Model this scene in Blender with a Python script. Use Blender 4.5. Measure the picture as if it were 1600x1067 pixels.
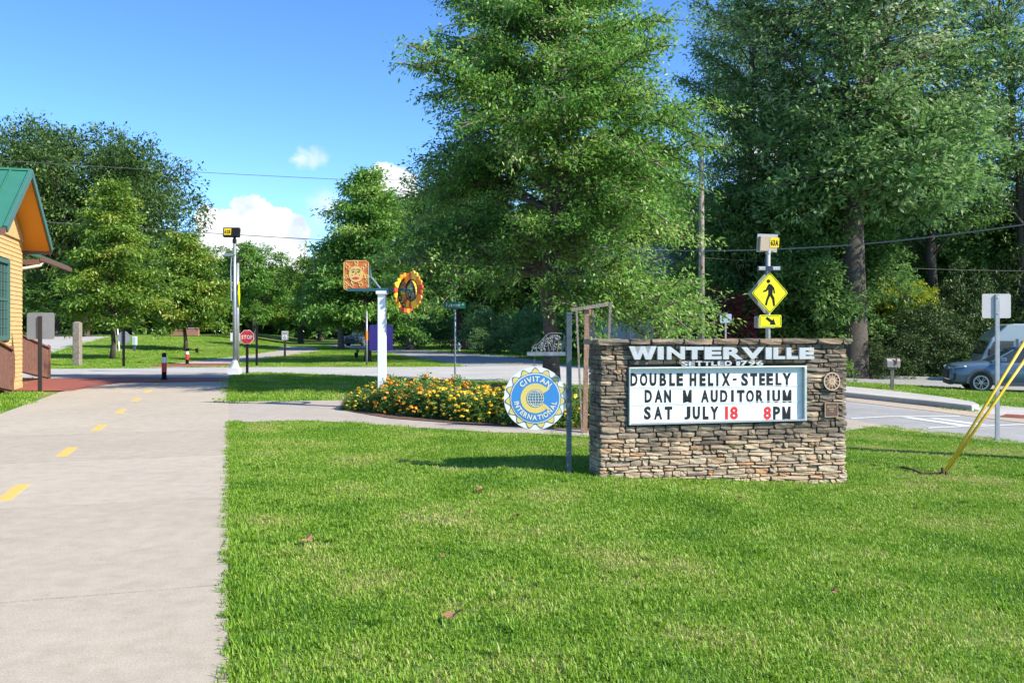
import bpy, bmesh, math, random
import numpy as np
from mathutils import Vector, Matrix

for o in list(bpy.data.objects):
    bpy.data.objects.remove(o)
SC = bpy.context.scene
COL = SC.collection
R = math.radians
rnd = random.Random(7)
rng = np.random.default_rng(11)

# ------------------------------------------------------------------ camera, sky, sun, exposure
FPX = 1400.0            # focal length in photo pixels (photo is 1600 wide)
EYE = 1.6
HOR = 516.0             # horizon row in the photo
cam = bpy.data.cameras.new('camera'); camo = bpy.data.objects.new('camera', cam); COL.objects.link(camo)
cam.sensor_width = 36.0; cam.lens = FPX / 1600 * 36.0
cam.shift_y = -(533.5 - HOR) / 1600.0
cam.clip_start = 0.1; cam.clip_end = 3000
camo.location = (0, 0, EYE); camo.rotation_euler = (R(90), 0, 0)
SC.camera = camo

SUN_TO = Vector((1.16, -0.50, 1.0)).normalized()
SUN_EL = math.asin(SUN_TO.z)
SUN_AZ = math.atan2(SUN_TO.x, SUN_TO.y)
SKY_STRENGTH = 0.15
SUN_STRENGTH = 4.1
EXPOSURE = 1.16

w = bpy.data.worlds.new('World'); SC.world = w; w.use_nodes = True
nt = w.node_tree; nt.nodes.clear()
N = nt.nodes; LK = nt.links
def nd(t, **k):
    n = N.new(t)
    for a, b in k.items(): setattr(n, a, b)
    return n
def setin(n, i, v):
    if hasattr(v, 'is_output'): LK.new(v, n.inputs[i])
    else: n.inputs[i].default_value = v
def mth(op, a, b=None, clamp=False):
    n = nd('ShaderNodeMath', operation=op, use_clamp=clamp); setin(n, 0, a)
    if b is not None: setin(n, 1, b)
    return n.outputs[0]
out = nd('ShaderNodeOutputWorld'); bg = nd('ShaderNodeBackground'); LK.new(bg.outputs[0], out.inputs[0])
bg.inputs[1].default_value = SKY_STRENGTH
sky = nd('ShaderNodeTexSky', sky_type='NISHITA'); sky.sun_disc = False
sky.sun_elevation = SUN_EL; sky.sun_rotation = SUN_AZ; sky.altitude = 200
sky.air_density = 0.62; sky.dust_density = 0.0; sky.ozone_density = 3.2
hs = nd('ShaderNodeHueSaturation'); hs.inputs['Saturation'].default_value = 1.17; hs.inputs['Value'].default_value = 1.0; hs.inputs['Hue'].default_value = 0.503
LK.new(sky.outputs[0], hs.inputs['Color'])
tc = nd('ShaderNodeTexCoord'); D = tc.outputs['Generated']
ns = nd('ShaderNodeTexNoise'); ns.inputs['Scale'].default_value = 26; ns.inputs['Detail'].default_value = 7; ns.inputs['Roughness'].default_value = 0.58
LK.new(D, ns.inputs['Vector'])
ns_c = nd('ShaderNodeVectorMath', operation='SUBTRACT'); LK.new(ns.outputs['Color'], ns_c.inputs[0]); ns_c.inputs[1].default_value = (.5, .5, .5)
ns_s = nd('ShaderNodeVectorMath', operation='SCALE'); LK.new(ns_c.outputs[0], ns_s.inputs[0]); ns_s.inputs['Scale'].default_value = 0.046
pd = nd('ShaderNodeVectorMath', operation='ADD'); LK.new(D, pd.inputs[0]); LK.new(ns_s.outputs[0], pd.inputs[1])
def sdir(px, py):
    return Vector(((px - 800) / FPX, 1.0, (HOR - py) / FPX)).normalized()
def blobs(lst):
    cur = None
    for px, py, r in lst:
        dn = nd('ShaderNodeVectorMath', operation='DISTANCE'); LK.new(pd.outputs[0], dn.inputs[0]); dn.inputs[1].default_value = sdir(px, py)
        v = mth('DIVIDE', dn.outputs['Value'], r / FPX)
        cur = v if cur is None else mth('MINIMUM', cur, v)
    return cur
dense = blobs([(396, 338, 30), (362, 352, 28), (428, 350, 30), (458, 358, 27), (332, 346, 24), (385, 318, 18), (395, 385, 50), (445, 392, 38), (345, 395, 44), (400, 425, 50), (350, 440, 44), (450, 432, 40),
               (615, 300, 42), (655, 322, 34), (1212, 272, 44), (1230, 235, 26), (-300, 300, 70), (-370, 330, 60), (1900, 300, 80), (2000, 330, 60),
               (2400, 200, 90), (-900, 250, 110)])
wisp = blobs([(494, 240, 17), (480, 247, 16), (466, 254, 12), (506, 322, 30), (400, 440, 90), (450, 430, 70), (1300, 250, 60), (1215, 200, 90), (350, 430, 60)])
def sstep(v, lo, hi):
    m = nd('ShaderNodeMapRange', interpolation_type='SMOOTHSTEP'); setin(m, 0, v)
    m.inputs['From Min'].default_value = lo; m.inputs['From Max'].default_value = hi
    return m.outputs[0]
m_dense = sstep(dense, 1.06, 0.90)
m_wisp = mth('MULTIPLY', sstep(wisp, 1.35, 0.25), 0.55)
# scattered fair-weather clouds everywhere else (sparse)
n2 = nd('ShaderNodeTexNoise'); n2.inputs['Scale'].default_value = 4.2; n2.inputs['Detail'].default_value = 8
LK.new(D, n2.inputs['Vector'])
m_far = mth('MULTIPLY', sstep(n2.outputs['Fac'], 0.62, 0.75), 0.5)
sep = nd('ShaderNodeSeparateXYZ'); LK.new(D, sep.inputs[0])
front = sstep(sep.outputs['Y'], 0.62, 0.35)
m_far = mth('MULTIPLY', m_far, front)
mask = mth('MAXIMUM', mth('MAXIMUM', m_dense, m_wisp), m_far, clamp=True)
n3 = nd('ShaderNodeTexNoise'); n3.inputs['Scale'].default_value = 22; n3.inputs['Detail'].default_value = 5
LK.new(pd.outputs[0], n3.inputs['Vector'])
shade = nd('ShaderNodeMapRange'); LK.new(n3.outputs['Fac'], shade.inputs[0])
shade.inputs['From Min'].default_value = 0.36; shade.inputs['From Max'].default_value = 0.58
cc = nd('ShaderNodeMix', data_type='RGBA'); LK.new(shade.outputs[0], cc.inputs[0])
cc.inputs[6].default_value = (2.3, 2.65, 3.2, 1); cc.inputs[7].default_value = (3.75, 3.8, 3.9, 1)
mx = nd('ShaderNodeMix', data_type='RGBA'); LK.new(mask, mx.inputs[0]); LK.new(hs.outputs[0], mx.inputs[6]); LK.new(cc.outputs[2], mx.inputs[7])
LK.new(mx.outputs[2], bg.inputs[0])

sun = bpy.data.lights.new('sun', 'SUN'); sun.energy = SUN_STRENGTH; sun.angle = R(0.5); sun.color = (1.0, 0.935, 0.82)
suno = bpy.data.objects.new('sun', sun); COL.objects.link(suno)
suno.rotation_euler = SUN_TO.to_track_quat('Z', 'Y').to_euler()
suno.location = (0, 0, 30)

SC.view_settings.view_transform = 'Standard'; SC.view_settings.look = 'None'
SC.view_settings.exposure = EXPOSURE; SC.view_settings.gamma = 1.0; SC.view_settings.use_curve_mapping = False

# ------------------------------------------------------------------ terrain helpers
TX = [-1e4, 0.3, 1.0, 2.0, 3.0, 4.0, 5.0, 8.0, 12.0, 17.0, 22.0, 1e4]
TZ = [0.0, 0.0, -0.03, -0.09, -0.16, -0.215, -0.235, -0.26, -0.45, -0.65, -0.75, -0.75]
# left edge of the trail beyond the cross road: (Y, X)
MYE = [37.0, 45.0, 57.0, 70.0, 90.0, 140.0]
MXE = [-15.6, -16.0, -17.2, -18.3, -22.0, -32.0]
def sm(a, b, x):
    t = np.clip((x - a) / (b - a), 0, 1); return t * t * (3 - 2 * t)
def T(X, Y=0.0):
    z = np.interp(X, TX, TZ)
    e = np.interp(Y, MYE, MXE)
    return z + np.clip((Y - 37.5) / 53.0, 0, 1) * 0.95 * sm(0, 9, e - X) * np.where(np.asarray(Y) > 37.5, 1, 0)
def G(px, py):
    """photo pixel of a point on the ground -> X, Y"""
    z = 0.0
    for _ in range(12):
        d = FPX * (EYE - z) / (py - HOR)
        z = 0.5 * z + 0.5 * float(T((px - 800) / FPX * d, d))
    return ((px - 800) / FPX * d, d)
def GP(px, py):
    x, y = G(px, py); return Vector((x, y, float(T(x, y))))
def AT(px, d):
    x = (px - 800) / FPX * d
    return Vector((x, d, float(T(x, d))))
def ZH(py, d): return EYE + (HOR - py) / FPX * d

# ------------------------------------------------------------------ materials
MATS = {}
def mat(name, col, rough=0.7, var=0.0, scale=6.0, bump=0.0, bscale=40.0, metal=0.0, col2=None, detail=5, spec=0.5, tint=False, objrand=False, coords='pos'):
    if name in MATS: return MATS[name]
    m = bpy.data.materials.new(name); m.use_nodes = True
    t = m.node_tree; b = t.nodes['Principled BSDF']
    b.inputs['Roughness'].default_value = rough; b.inputs['Metallic'].default_value = metal
    b.inputs['Specular IOR Level'].default_value = spec
    b.inputs['Base Color'].default_value = (*col, 1)
    geo = t.nodes.new('ShaderNodeNewGeometry')
    pos = geo.outputs['Position']
    if coords == 'obj':
        tcn = t.nodes.new('ShaderNodeTexCoord'); pos = tcn.outputs['Object']
    if col2 is None and var: col2 = tuple(c * (1 - var) for c in col)
    if col2 is not None:
        n = t.nodes.new('ShaderNodeTexNoise'); n.inputs['Scale'].default_value = scale; n.inputs['Detail'].default_value = detail
        n.inputs['Roughness'].default_value = 0.62
        t.links.new(pos, n.inputs['Vector'])
        r = t.nodes.new('ShaderNodeMapRange'); r.inputs['From Min'].default_value = 0.32; r.inputs['From Max'].default_value = 0.68
        t.links.new(n.outputs['Fac'], r.inputs[0])
        x = t.nodes.new('ShaderNodeMix'); x.data_type = 'RGBA'
        x.inputs[6].default_value = (*col, 1); x.inputs[7].default_value = (*col2, 1)
        t.links.new(r.outputs[0], x.inputs[0]); t.links.new(x.outputs[2], b.inputs['Base Color'])
    if bump:
        n = t.nodes.new('ShaderNodeTexNoise'); n.inputs['Scale'].default_value = bscale; n.inputs['Detail'].default_value = 4
        t.links.new(pos, n.inputs['Vector'])
        bp = t.nodes.new('ShaderNodeBump'); bp.inputs['Strength'].default_value = bump; bp.inputs['Distance'].default_value = 0.02
        t.links.new(n.outputs['Fac'], bp.inputs['Height']); t.links.new(bp.outputs[0], b.inputs['Normal'])
    MATS[name] = m
    return m
def ramp(t, fac, stops):
    r = t.nodes.new('ShaderNodeValToRGB'); e = r.color_ramp.elements
    while len(e) < len(stops): e.new(0.5)
    for i, (p, c) in enumerate(stops): e[i].position = p; e[i].color = (*c, 1)
    t.links.new(fac, r.inputs[0]); return r.outputs[0]
def leafmat(name, dark, light, rough=0.45, trans=0.28, hue=None, spec=0.5):
    """leaves: colour varies leaf by leaf (the 'tint' attribute), thin and slightly see-through to light"""
    if name in MATS: return MATS[name]
    m = bpy.data.materials.new(name); m.use_nodes = True; t = m.node_tree; b = t.nodes['Principled BSDF']
    a = t.nodes.new('ShaderNodeAttribute'); a.attribute_name = 'tint'
    stops = [(0.0, dark), (1.0, light)] if hue is None else [(0.0, dark), (0.8, light), (1.0, hue)]
    c = ramp(t, a.outputs['Fac'], stops)
    t.links.new(c, b.inputs['Base Color']); b.inputs['Roughness'].default_value = rough; b.inputs['Specular IOR Level'].default_value = spec
    tr = t.nodes.new('ShaderNodeBsdfTranslucent')
    h = t.nodes.new('ShaderNodeHueSaturation'); h.inputs['Value'].default_value = 1.4; h.inputs['Hue'].default_value = 0.492
    t.links.new(c, h.inputs['Color']); t.links.new(h.outputs[0], tr.inputs[0])
    mxs = t.nodes.new('ShaderNodeMixShader'); mxs.inputs[0].default_value = trans
    t.links.new(b.outputs[0], mxs.inputs[1]); t.links.new(tr.outputs[0], mxs.inputs[2])
    t.links.new(mxs.outputs[0], t.nodes['Material Output'].inputs[0])
    MATS[name] = m; return m

# ------------------------------------------------------------------ mesh building
class MB:
    def __init__(s): s.v = []; s.f = []; s.t = []
    def add(s, vs, fs, M=None, tint=0.5):
        o = len(s.v)
        if M is not None: vs = [M @ Vector(p) for p in vs]
        s.v += [tuple(p) for p in vs]; s.f += [tuple(i + o for i in f) for f in fs]; s.t += [tint] * len(fs)
        return s
    def box(s, x0, x1, y0, y1, z0, z1, M=None, tint=0.5):
        v = [(x0, y0, z0), (x1, y0, z0), (x1, y1, z0), (x0, y1, z0), (x0, y0, z1), (x1, y0, z1), (x1, y1, z1), (x0, y1, z1)]
        f = [(3, 2, 1, 0), (4, 5, 6, 7), (0, 1, 5, 4), (1, 2, 6, 5), (2, 3, 7, 6), (3, 0, 4, 7)]
        return s.add(v, f, M, tint)
    def bar(s, a, b, w, h=None, up=(0, 0, 1), tint=0.5):
        """rectangular bar from a to b"""
        a, b = Vector(a), Vector(b); h = h or w
        d = (b - a); L = d.length; d.normalize()
        u = Vector(up)
        if abs(d.dot(u)) > 0.98: u = Vector((1, 0, 0))
        sd = d.cross(u).normalized(); u = sd.cross(d).normalized()
        v = []
        for p in (a, b):
            for i, j in ((-1, -1), (1, -1), (1, 1), (-1, 1)): v.append(p + sd * (w / 2 * i) + u * (h / 2 * j))
        f = [(0, 1, 2, 3), (7, 6, 5, 4), (0, 4, 5, 1), (1, 5, 6, 2), (2, 6, 7, 3), (3, 7, 4, 0)]
        return s.add(v, f, None, tint)
    def tube(s, pts, rad, n=8, cap=True, tint=0.5, M=None):
        pts = [Vector(p) for p in pts]
        if not hasattr(rad, '__len__'): rad = [rad] * len(pts)
        v = []; f = []
        prev = None
        for i, p in enumerate(pts):
            d = (pts[min(i + 1, len(pts) - 1)] - pts[max(i - 1, 0)]).normalized()
            ref = Vector((0, 0, 1)) if abs(d.z) < 0.9 else Vector((1, 0, 0))
            a = d.cross(ref).normalized()
            if prev is not None:
                a2 = (prev - d * prev.dot(d))
                if a2.length > 1e-4: a = a2.normalized()
            prev = a; b = d.cross(a)
            for k in range(n):
                th = 2 * math.pi * k / n
                v.append(p + (a * math.cos(th) + b * math.sin(th)) * rad[i])
        for i in range(len(pts) - 1):
            for k in range(n):
                f.append((i * n + k, i * n + (k + 1) % n, (i + 1) * n + (k + 1) % n, (i + 1) * n + k))
        if cap:
            f.append(tuple(range(n - 1, -1, -1))); f.append(tuple(range((len(pts) - 1) * n, len(pts) * n)))
        return s.add(v, f, M, tint)
    def prism(s, poly, y0, y1, M=None, tint=0.5):
        """polygon in XZ (counter-clockwise seen from -Y) given thickness along Y"""
        n = len(poly)
        v = [(x, y0, z) for x, z in poly] + [(x, y1, z) for x, z in poly]
        f = [tuple(range(n)), tuple(range(2 * n - 1, n - 1, -1))]
        for i in range(n): f.append((i, i + n, (i + 1) % n + n, (i + 1) % n))
        return s.add(v, f, M, tint)
    def slab(s, poly, z0, z1, M=None, tint=0.5):
        n = len(poly)
        v = [(x, y, z0) for x, y in poly] + [(x, y, z1) for x, y in poly]
        f = [tuple(range(n - 1, -1, -1)), tuple(range(n, 2 * n))]
        for i in range(n): f.append((i, (i + 1) % n, (i + 1) % n + n, i + n))
        return s.add(v, f, M, tint)
    def lathe(s, prof, n=16, M=None, tint=0.5):
        v = []; f = []
        for r, z in prof:
            for k in range(n):
                th = 2 * math.pi * k / n; v.append((r * math.cos(th), r * math.sin(th), z))
        for i in range(len(prof) - 1):
            for k in range(n): f.append((i * n + k, i * n + (k + 1) % n, (i + 1) * n + (k + 1) % n, (i + 1) * n + k))
        f.append(tuple(range(n - 1, -1, -1))); f.append(tuple(range((len(prof) - 1) * n, len(prof) * n)))
        return s.add(v, f, M, tint)
    def ring(s, r0, r1, y0, y1, n=48, a0=0, a1=2 * math.pi, M=None, tint=0.5, cx=0, cz=0):
        """flat ring (or arc) in XZ, thick along Y"""
        full = abs(a1 - a0 - 2 * math.pi) < 1e-6
        m = n if full else n + 1
        v = []; f = []
        for k in range(m):
            th = a0 + (a1 - a0) * k / n; c, q = math.cos(th), math.sin(th)
            v += [(cx + r0 * c, y0, cz + r0 * q), (cx + r1 * c, y0, cz + r1 * q), (cx + r1 * c, y1, cz + r1 * q), (cx + r0 * c, y1, cz + r0 * q)]
        for k in range(n):
            a = 4 * k; b = 4 * ((k + 1) % m)
            for i in range(4): j = (i + 1) % 4; f.append((a + i, a + j, b + j, b + i))
        if not full:
            f.append((3, 2, 1, 0)); e = 4 * n; f.append((e, e + 1, e + 2, e + 3))
        return s.add(v, f, M, tint)
    def mesh(s, name, m, smooth=False):
        me = bpy.data.meshes.new(name); me.from_pydata(s.v, [], s.f)
        if m: me.materials.append(m)
        at = me.attributes.new('tint', 'FLOAT', 'FACE'); at.data.foreach_set('value', s.t)
        bm = bmesh.new(); bm.from_mesh(me); bmesh.ops.recalc_face_normals(bm, faces=bm.faces[:]); bm.to_mesh(me); bm.free()
        if smooth: me.shade_smooth()
        return me
    def build(s, name, m, parent=None, smooth=False, bevel=0.0):
        o = bpy.data.objects.new(name, s.mesh(name, m, smooth)); COL.objects.link(o)
        if parent: o.parent = parent
        if bevel:
            b = o.modifiers.new('edge', 'BEVEL'); b.width = bevel; b.segments = 2; b.limit_method = 'ANGLE'
        return o
def disc(r, n=48, a0=0): return [(r * math.cos(a0 + 2 * math.pi * k / n), r * math.sin(a0 + 2 * math.pi * k / n)) for k in range(n)]
def rrect(x0, x1, z0, z1, r, k=5):
    p = []
    for cx, cz, a in ((x1 - r, z0 + r, -90), (x1 - r, z1 - r, 0), (x0 + r, z1 - r, 90), (x0 + r, z0 + r, 180)):
        for i in range(k + 1):
            th = R(a + 90 * i / k); p.append((cx + r * math.cos(th), cz + r * math.sin(th)))
    return p
def tag(o, label=None, cat=None, group=None, kind=None):
    if label: o['label'] = label
    if cat: o['category'] = cat
    if group: o['group'] = group
    if kind: o['kind'] = kind
    return o
def thing(name, label, cat, loc=(0, 0, 0), rotz=0.0, group=None):
    o = bpy.data.objects.new(name, None); COL.objects.link(o); o.empty_display_size = 0.2
    o.location = loc; o.rotation_euler = (0, 0, rotz)
    return tag(o, label, cat, group)
def copy_tree(o, parent=None):
    c = o.copy(); COL.objects.link(c)
    if parent: c.parent = parent
    for ch in list(o.children): copy_tree(ch, c)
    return c

# lettering: Blender's built-in font turned into mesh letters
_glyph = {}
OUTLINE = {'M': [(0, 0), (.21, 0), (.21, .62), (.42, .06), (.58, .06), (.79, .62), (.79, 0), (1, 0), (1, 1), (.74, 1), (.5, .42), (.26, 1), (0, 1)],
           'W': [(.20, 0), (.40, 0), (.50, .52), (.60, 0), (.80, 0), (1, 1), (.80, 1), (.69, .36), (.58, 1), (.42, 1), (.31, .36), (.20, 1), (0, 1)]}
def glyph(ch, bold=0.02, depth=0.02):
    key = (ch, bold, depth)
    if key in _glyph: return _glyph[key]
    if ch in OUTLINE:
        P = OUTLINE[ch]; n = len(P); ww = .95 if ch == 'M' else 1.15
        bm = bmesh.new(); vs = [bm.verts.new((x * ww, y * .73, -depth / 2)) for x, y in P]; bm.faces.new(vs); bmesh.ops.triangulate(bm, faces=bm.faces[:])
        v = [tuple(q.co) for q in bm.verts]; f0 = [tuple(q.index for q in fc.verts) for fc in bm.faces]; bm.free()
        f = [t_[::-1] for t_ in f0] + [tuple(i + n for i in t_) for t_ in f0] + [(i, (i + 1) % n, (i + 1) % n + n, i + n) for i in range(n)]
        v = v + [(a, b, depth / 2) for a, b, c in v]
        _glyph[key] = (v, f, 0.0, ww, 0.0, .73); return _glyph[key]
    cu = bpy.data.curves.new('letter', 'FONT'); cu.body = ch; cu.size = 1; cu.offset = bold; cu.extrude = depth / 2; cu.resolution_u = 3
    ob = bpy.data.objects.new('letter', cu); COL.objects.link(ob)
    bpy.context.view_layer.update()
    dg = bpy.context.evaluated_depsgraph_get()
    me = bpy.data.meshes.new_from_object(ob.evaluated_get(dg))
    v = [tuple(q.co) for q in me.vertices]; f = [tuple(p.vertices) for p in me.polygons]
    bpy.data.objects.remove(ob); bpy.data.curves.remove(cu); bpy.data.meshes.remove(me)
    xs = [p[0] for p in v]; ys = [p[1] for p in v]
    _glyph[key] = (v, f, min(xs), max(xs), min(ys), max(ys))
    return _glyph[key]
def put_glyph(mb, ch, x0, x1, z0, z1, y, depth, bold=0.02):
    """letter fitted to the box x0..x1, z0..z1; its front stands at y - depth/2, facing -Y"""
    v, f, a, b, c, d = glyph(ch, bold)
    sx = (x1 - x0) / (b - a); sz = (z1 - z0) / (d - c)
    vs = [(x0 + (p[0] - a) * sx, y - p[2] * depth / 0.02, z0 + (p[1] - c) * sz) for p in v]
    return mb.add(vs, f)
def put_text(mb, s, cx, z0, h, y, depth=0.004, bold=0.02, width=None, gap=0.1):
    """a word centred on cx with cap height h"""
    v, f, a, b, c, d = glyph('H', bold); k = h / (d - c)
    xs = []; x = 0
    for ch in s:
        if ch == ' ': x += 0.35; continue
        g = glyph(ch, bold); xs.append((ch, x, x + g[3] - g[2])); x += g[3] - g[2] + gap
    tot = x - gap; kx = k if width is None else width / tot
    for ch, a0, a1 in xs:
        g = glyph(ch, bold)
        put_glyph(mb, ch, cx + (a0 - tot / 2) * kx, cx + (a1 - tot / 2) * kx, z0 + (g[4] - c) * k if ch in '-gpqy' else z0 + max(g[4], -.02) * k, z0 + g[5] * k, y, depth, bold)
    return mb

# leaves as one fast mesh
def leaf_mesh(name, c, d, s, L, W, tint, m, fold=0.15):
    n = len(c)
    up = np.cross(s, d)
    mid = c + d * (L * .45)[:, None]
    v = np.empty((n, 4, 3), dtype=np.float32)
    v[:, 0] = c; v[:, 1] = mid + s * (W * .5)[:, None] + up * (W * fold)[:, None]
    v[:, 2] = c + d * L[:, None]; v[:, 3] = mid - s * (W * .5)[:, None] + up * (W * fold)[:, None]
    me = bpy.data.meshes.new(name)
    me.vertices.add(4 * n); me.vertices.foreach_set('co', v.ravel())
    me.loops.add(4 * n); me.loops.foreach_set('vertex_index', np.arange(4 * n, dtype=np.int32))
    me.polygons.add(n); me.polygons.foreach_set('loop_start', np.arange(0, 4 * n, 4, dtype=np.int32))
    me.update(calc_edges=True)
    at = me.attributes.new('tint', 'FLOAT', 'FACE'); at.data.foreach_set('value', np.clip(tint, 0, 1).astype(np.float32))
    me.materials.append(m)
    return me
def unit(a): return a / np.maximum(np.linalg.norm(a, axis=1, keepdims=True), 1e-6)

# ------------------------------------------------------------------ ground, roads, paths (each sheet a few mm above the one below)
XB = [0.3, 1.0, 2.0, 3.0, 4.0, 5.0, 8.0, 12.0, 17.0, 22.0]
def sheet(name, poly, off, m, parent=None, kind='structure', thick=0.0, tess=None):
    bm = bmesh.new()
    vs = [bm.verts.new((x, y, 0)) for x, y in poly]
    bm.faces.new(vs); bmesh.ops.triangulate(bm, faces=bm.faces[:])
    xs = [p[0] for p in poly]; ys = [p[1] for p in poly]
    for x in XB:
        if min(xs) < x < max(xs):
            bmesh.ops.bisect_plane(bm, geom=bm.verts[:] + bm.edges[:] + bm.faces[:], plane_co=(x, 0, 0), plane_no=(1, 0, 0))
    if tess:
        for k in range(int(min(xs) // tess), int(max(xs) // tess) + 2):
            bmesh.ops.bisect_plane(bm, geom=bm.verts[:] + bm.edges[:] + bm.faces[:], plane_co=(k * tess, 0, 0), plane_no=(1, 0, 0))
        for k in range(int(min(ys) // tess), int(max(ys) // tess) + 2):
            bmesh.ops.bisect_plane(bm, geom=bm.verts[:] + bm.edges[:] + bm.faces[:], plane_co=(0, k * tess, 0), plane_no=(0, 1, 0))
    for v in bm.verts: v.co.z = float(T(v.co.x, v.co.y if tess else 0.0)) + off
    for f in bm.faces:
        if f.normal.z < 0: f.normal_flip()
    bmesh.ops.recalc_face_normals(bm, faces=bm.faces[:])
    if thick:
        ret = bmesh.ops.extrude_face_region(bm, geom=bm.faces[:])
        top = [e for e in ret['geom'] if isinstance(e, bmesh.types.BMVert)]
        for v in top: v.co.z += thick
        bmesh.ops.recalc_face_normals(bm, faces=bm.faces[:])
    bm.normal_update()
    up = sum(f.normal.z for f in bm.faces)
    if up < 0: bmesh.ops.reverse_faces(bm, faces=bm.faces[:])
    me = bpy.data.meshes.new(name); bm.to_mesh(me); bm.free(); me.materials.append(m)
    o = bpy.data.objects.new(name, me); COL.objects.link(o)
    if parent: o.parent = parent
    elif kind: o['kind'] = kind
    return o
def PX(*pts): return [G(*p) for p in pts]

# turf colour shared by soil sheet and blades: green with straw patches
DRY = [(450, 812, .55, 0.099), (482, 856, .30, 0.124), (520, 716, .6, 0.081), (412, 706, .5, 0.093), (1440, 746, .9, 0.099), (1530, 752, .7, 0.062), (560, 905, .6, 0.081), (690, 700, .5, 0.068), (760, 905, .5, 0.062), (1080, 1000, .45, 0.050), (1250, 880, .7, 0.043), (640, 770, .6, 0.056)]
def turf(name, stops, rough=0.75, blade=False):
    m = bpy.data.materials.new(name); m.use_nodes = True; t = m.node_tree; b = t.nodes['Principled BSDF']
    geo = t.nodes.new('ShaderNodeNewGeometry')
    n1 = t.nodes.new('ShaderNodeTexNoise'); n1.inputs['Scale'].default_value = 0.9; n1.inputs['Detail'].default_value = 6; n1.inputs['Roughness'].default_value = .6
    t.links.new(geo.outputs['Position'], n1.inputs['Vector'])
    n2 = t.nodes.new('ShaderNodeTexNoise'); n2.inputs['Scale'].default_value = 0.23; n2.inputs['Detail'].default_value = 4
    t.links.new(geo.outputs['Position'], n2.inputs['Vector'])
    a = t.nodes.new('ShaderNodeMath'); a.operation = 'MULTIPLY_ADD'; t.links.new(n1.outputs['Fac'], a.inputs[0]); a.inputs[1].default_value = 0.75
    b2 = t.nodes.new('ShaderNodeMath'); b2.operation = 'MULTIPLY'; t.links.new(n2.outputs['Fac'], b2.inputs[0]); b2.inputs[1].default_value = 0.25
    t.links.new(b2.outputs[0], a.inputs[2])
    gain = t.nodes.new('ShaderNodeMath'); gain.operation = 'MULTIPLY_ADD'; t.links.new(a.outputs[0], gain.inputs[0]); gain.inputs[1].default_value = 1.12; gain.inputs[2].default_value = -.075; fac = gain.outputs[0]
    for (px, py, rad, amt) in DRY:       # worn, dry places in the lawn
        q = GP(px, py); dn = t.nodes.new('ShaderNodeVectorMath'); dn.operation = 'DISTANCE'; t.links.new(geo.outputs['Position'], dn.inputs[0]); dn.inputs[1].default_value = q
        mr = t.nodes.new('ShaderNodeMapRange'); mr.interpolation_type = 'SMOOTHSTEP'; t.links.new(dn.outputs['Value'], mr.inputs[0])
        mr.inputs['From Min'].default_value = 0; mr.inputs['From Max'].default_value = rad; mr.inputs['To Min'].default_value = amt; mr.inputs['To Max'].default_value = 0
        ad = t.nodes.new('ShaderNodeMath'); ad.operation = 'ADD'; t.links.new(fac, ad.inputs[0]); t.links.new(mr.outputs[0], ad.inputs[1]); fac = ad.outputs[0]
    if blade:
        at = t.nodes.new('ShaderNodeAttribute'); at.attribute_name = 'tint'
        q = t.nodes.new('ShaderNodeMath'); q.operation = 'MULTIPLY_ADD'; t.links.new(at.outputs['Fac'], q.inputs[0]); q.inputs[1].default_value = 0.34
        q2 = t.nodes.new('ShaderNodeMath'); q2.operation = 'SUBTRACT'; t.links.new(fac, q2.inputs[0]); q2.inputs[1].default_value = 0.17
        t.links.new(q2.outputs[0], q.inputs[2]); fac = q.outputs[0]
    c = ramp(t, fac, stops)
    t.links.new(c, b.inputs['Base Color']); b.inputs['Roughness'].default_value = rough
    if blade:
        b.inputs['Specular IOR Level'].default_value = 0.4
        tr = t.nodes.new('ShaderNodeBsdfTranslucent'); t.links.new(c, tr.inputs[0])
        x = t.nodes.new('ShaderNodeMixShader'); x.inputs[0].default_value = 0.38
        t.links.new(b.outputs[0], x.inputs[1]); t.links.new(tr.outputs[0], x.inputs[2]); t.links.new(x.outputs[0], t.nodes['Material Output'].inputs[0])
    else:
        n = t.nodes.new('ShaderNodeTexNoise'); n.inputs['Scale'].default_value = 30; n.inputs['Detail'].default_value = 5
        t.links.new(geo.outputs['Position'], n.inputs['Vector'])
        bp = t.nodes.new('ShaderNodeBump'); bp.inputs['Distance'].default_value = 0.04; bp.inputs['Strength'].default_value = 0.7
        t.links.new(n.outputs['Fac'], bp.inputs['Height']); t.links.new(bp.outputs[0], b.inputs['Normal'])
    return m
M_SOIL = turf('turf_soil', [(0.30, (.06, .13, .018)), (0.48, (.11, .20, .025)), (0.58, (.19, .22, .05)), (0.68, (.30, .26, .12))])
M_BLADE = turf('turf_blade', [(0.22, (.08, .20, .016)), (0.38, (.165, .32, .018)), (0.52, (.235, .405, .028)), (0.62, (.35, .43, .08)), (0.73, (.50, .44, .20))], 0.5, True)

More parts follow.
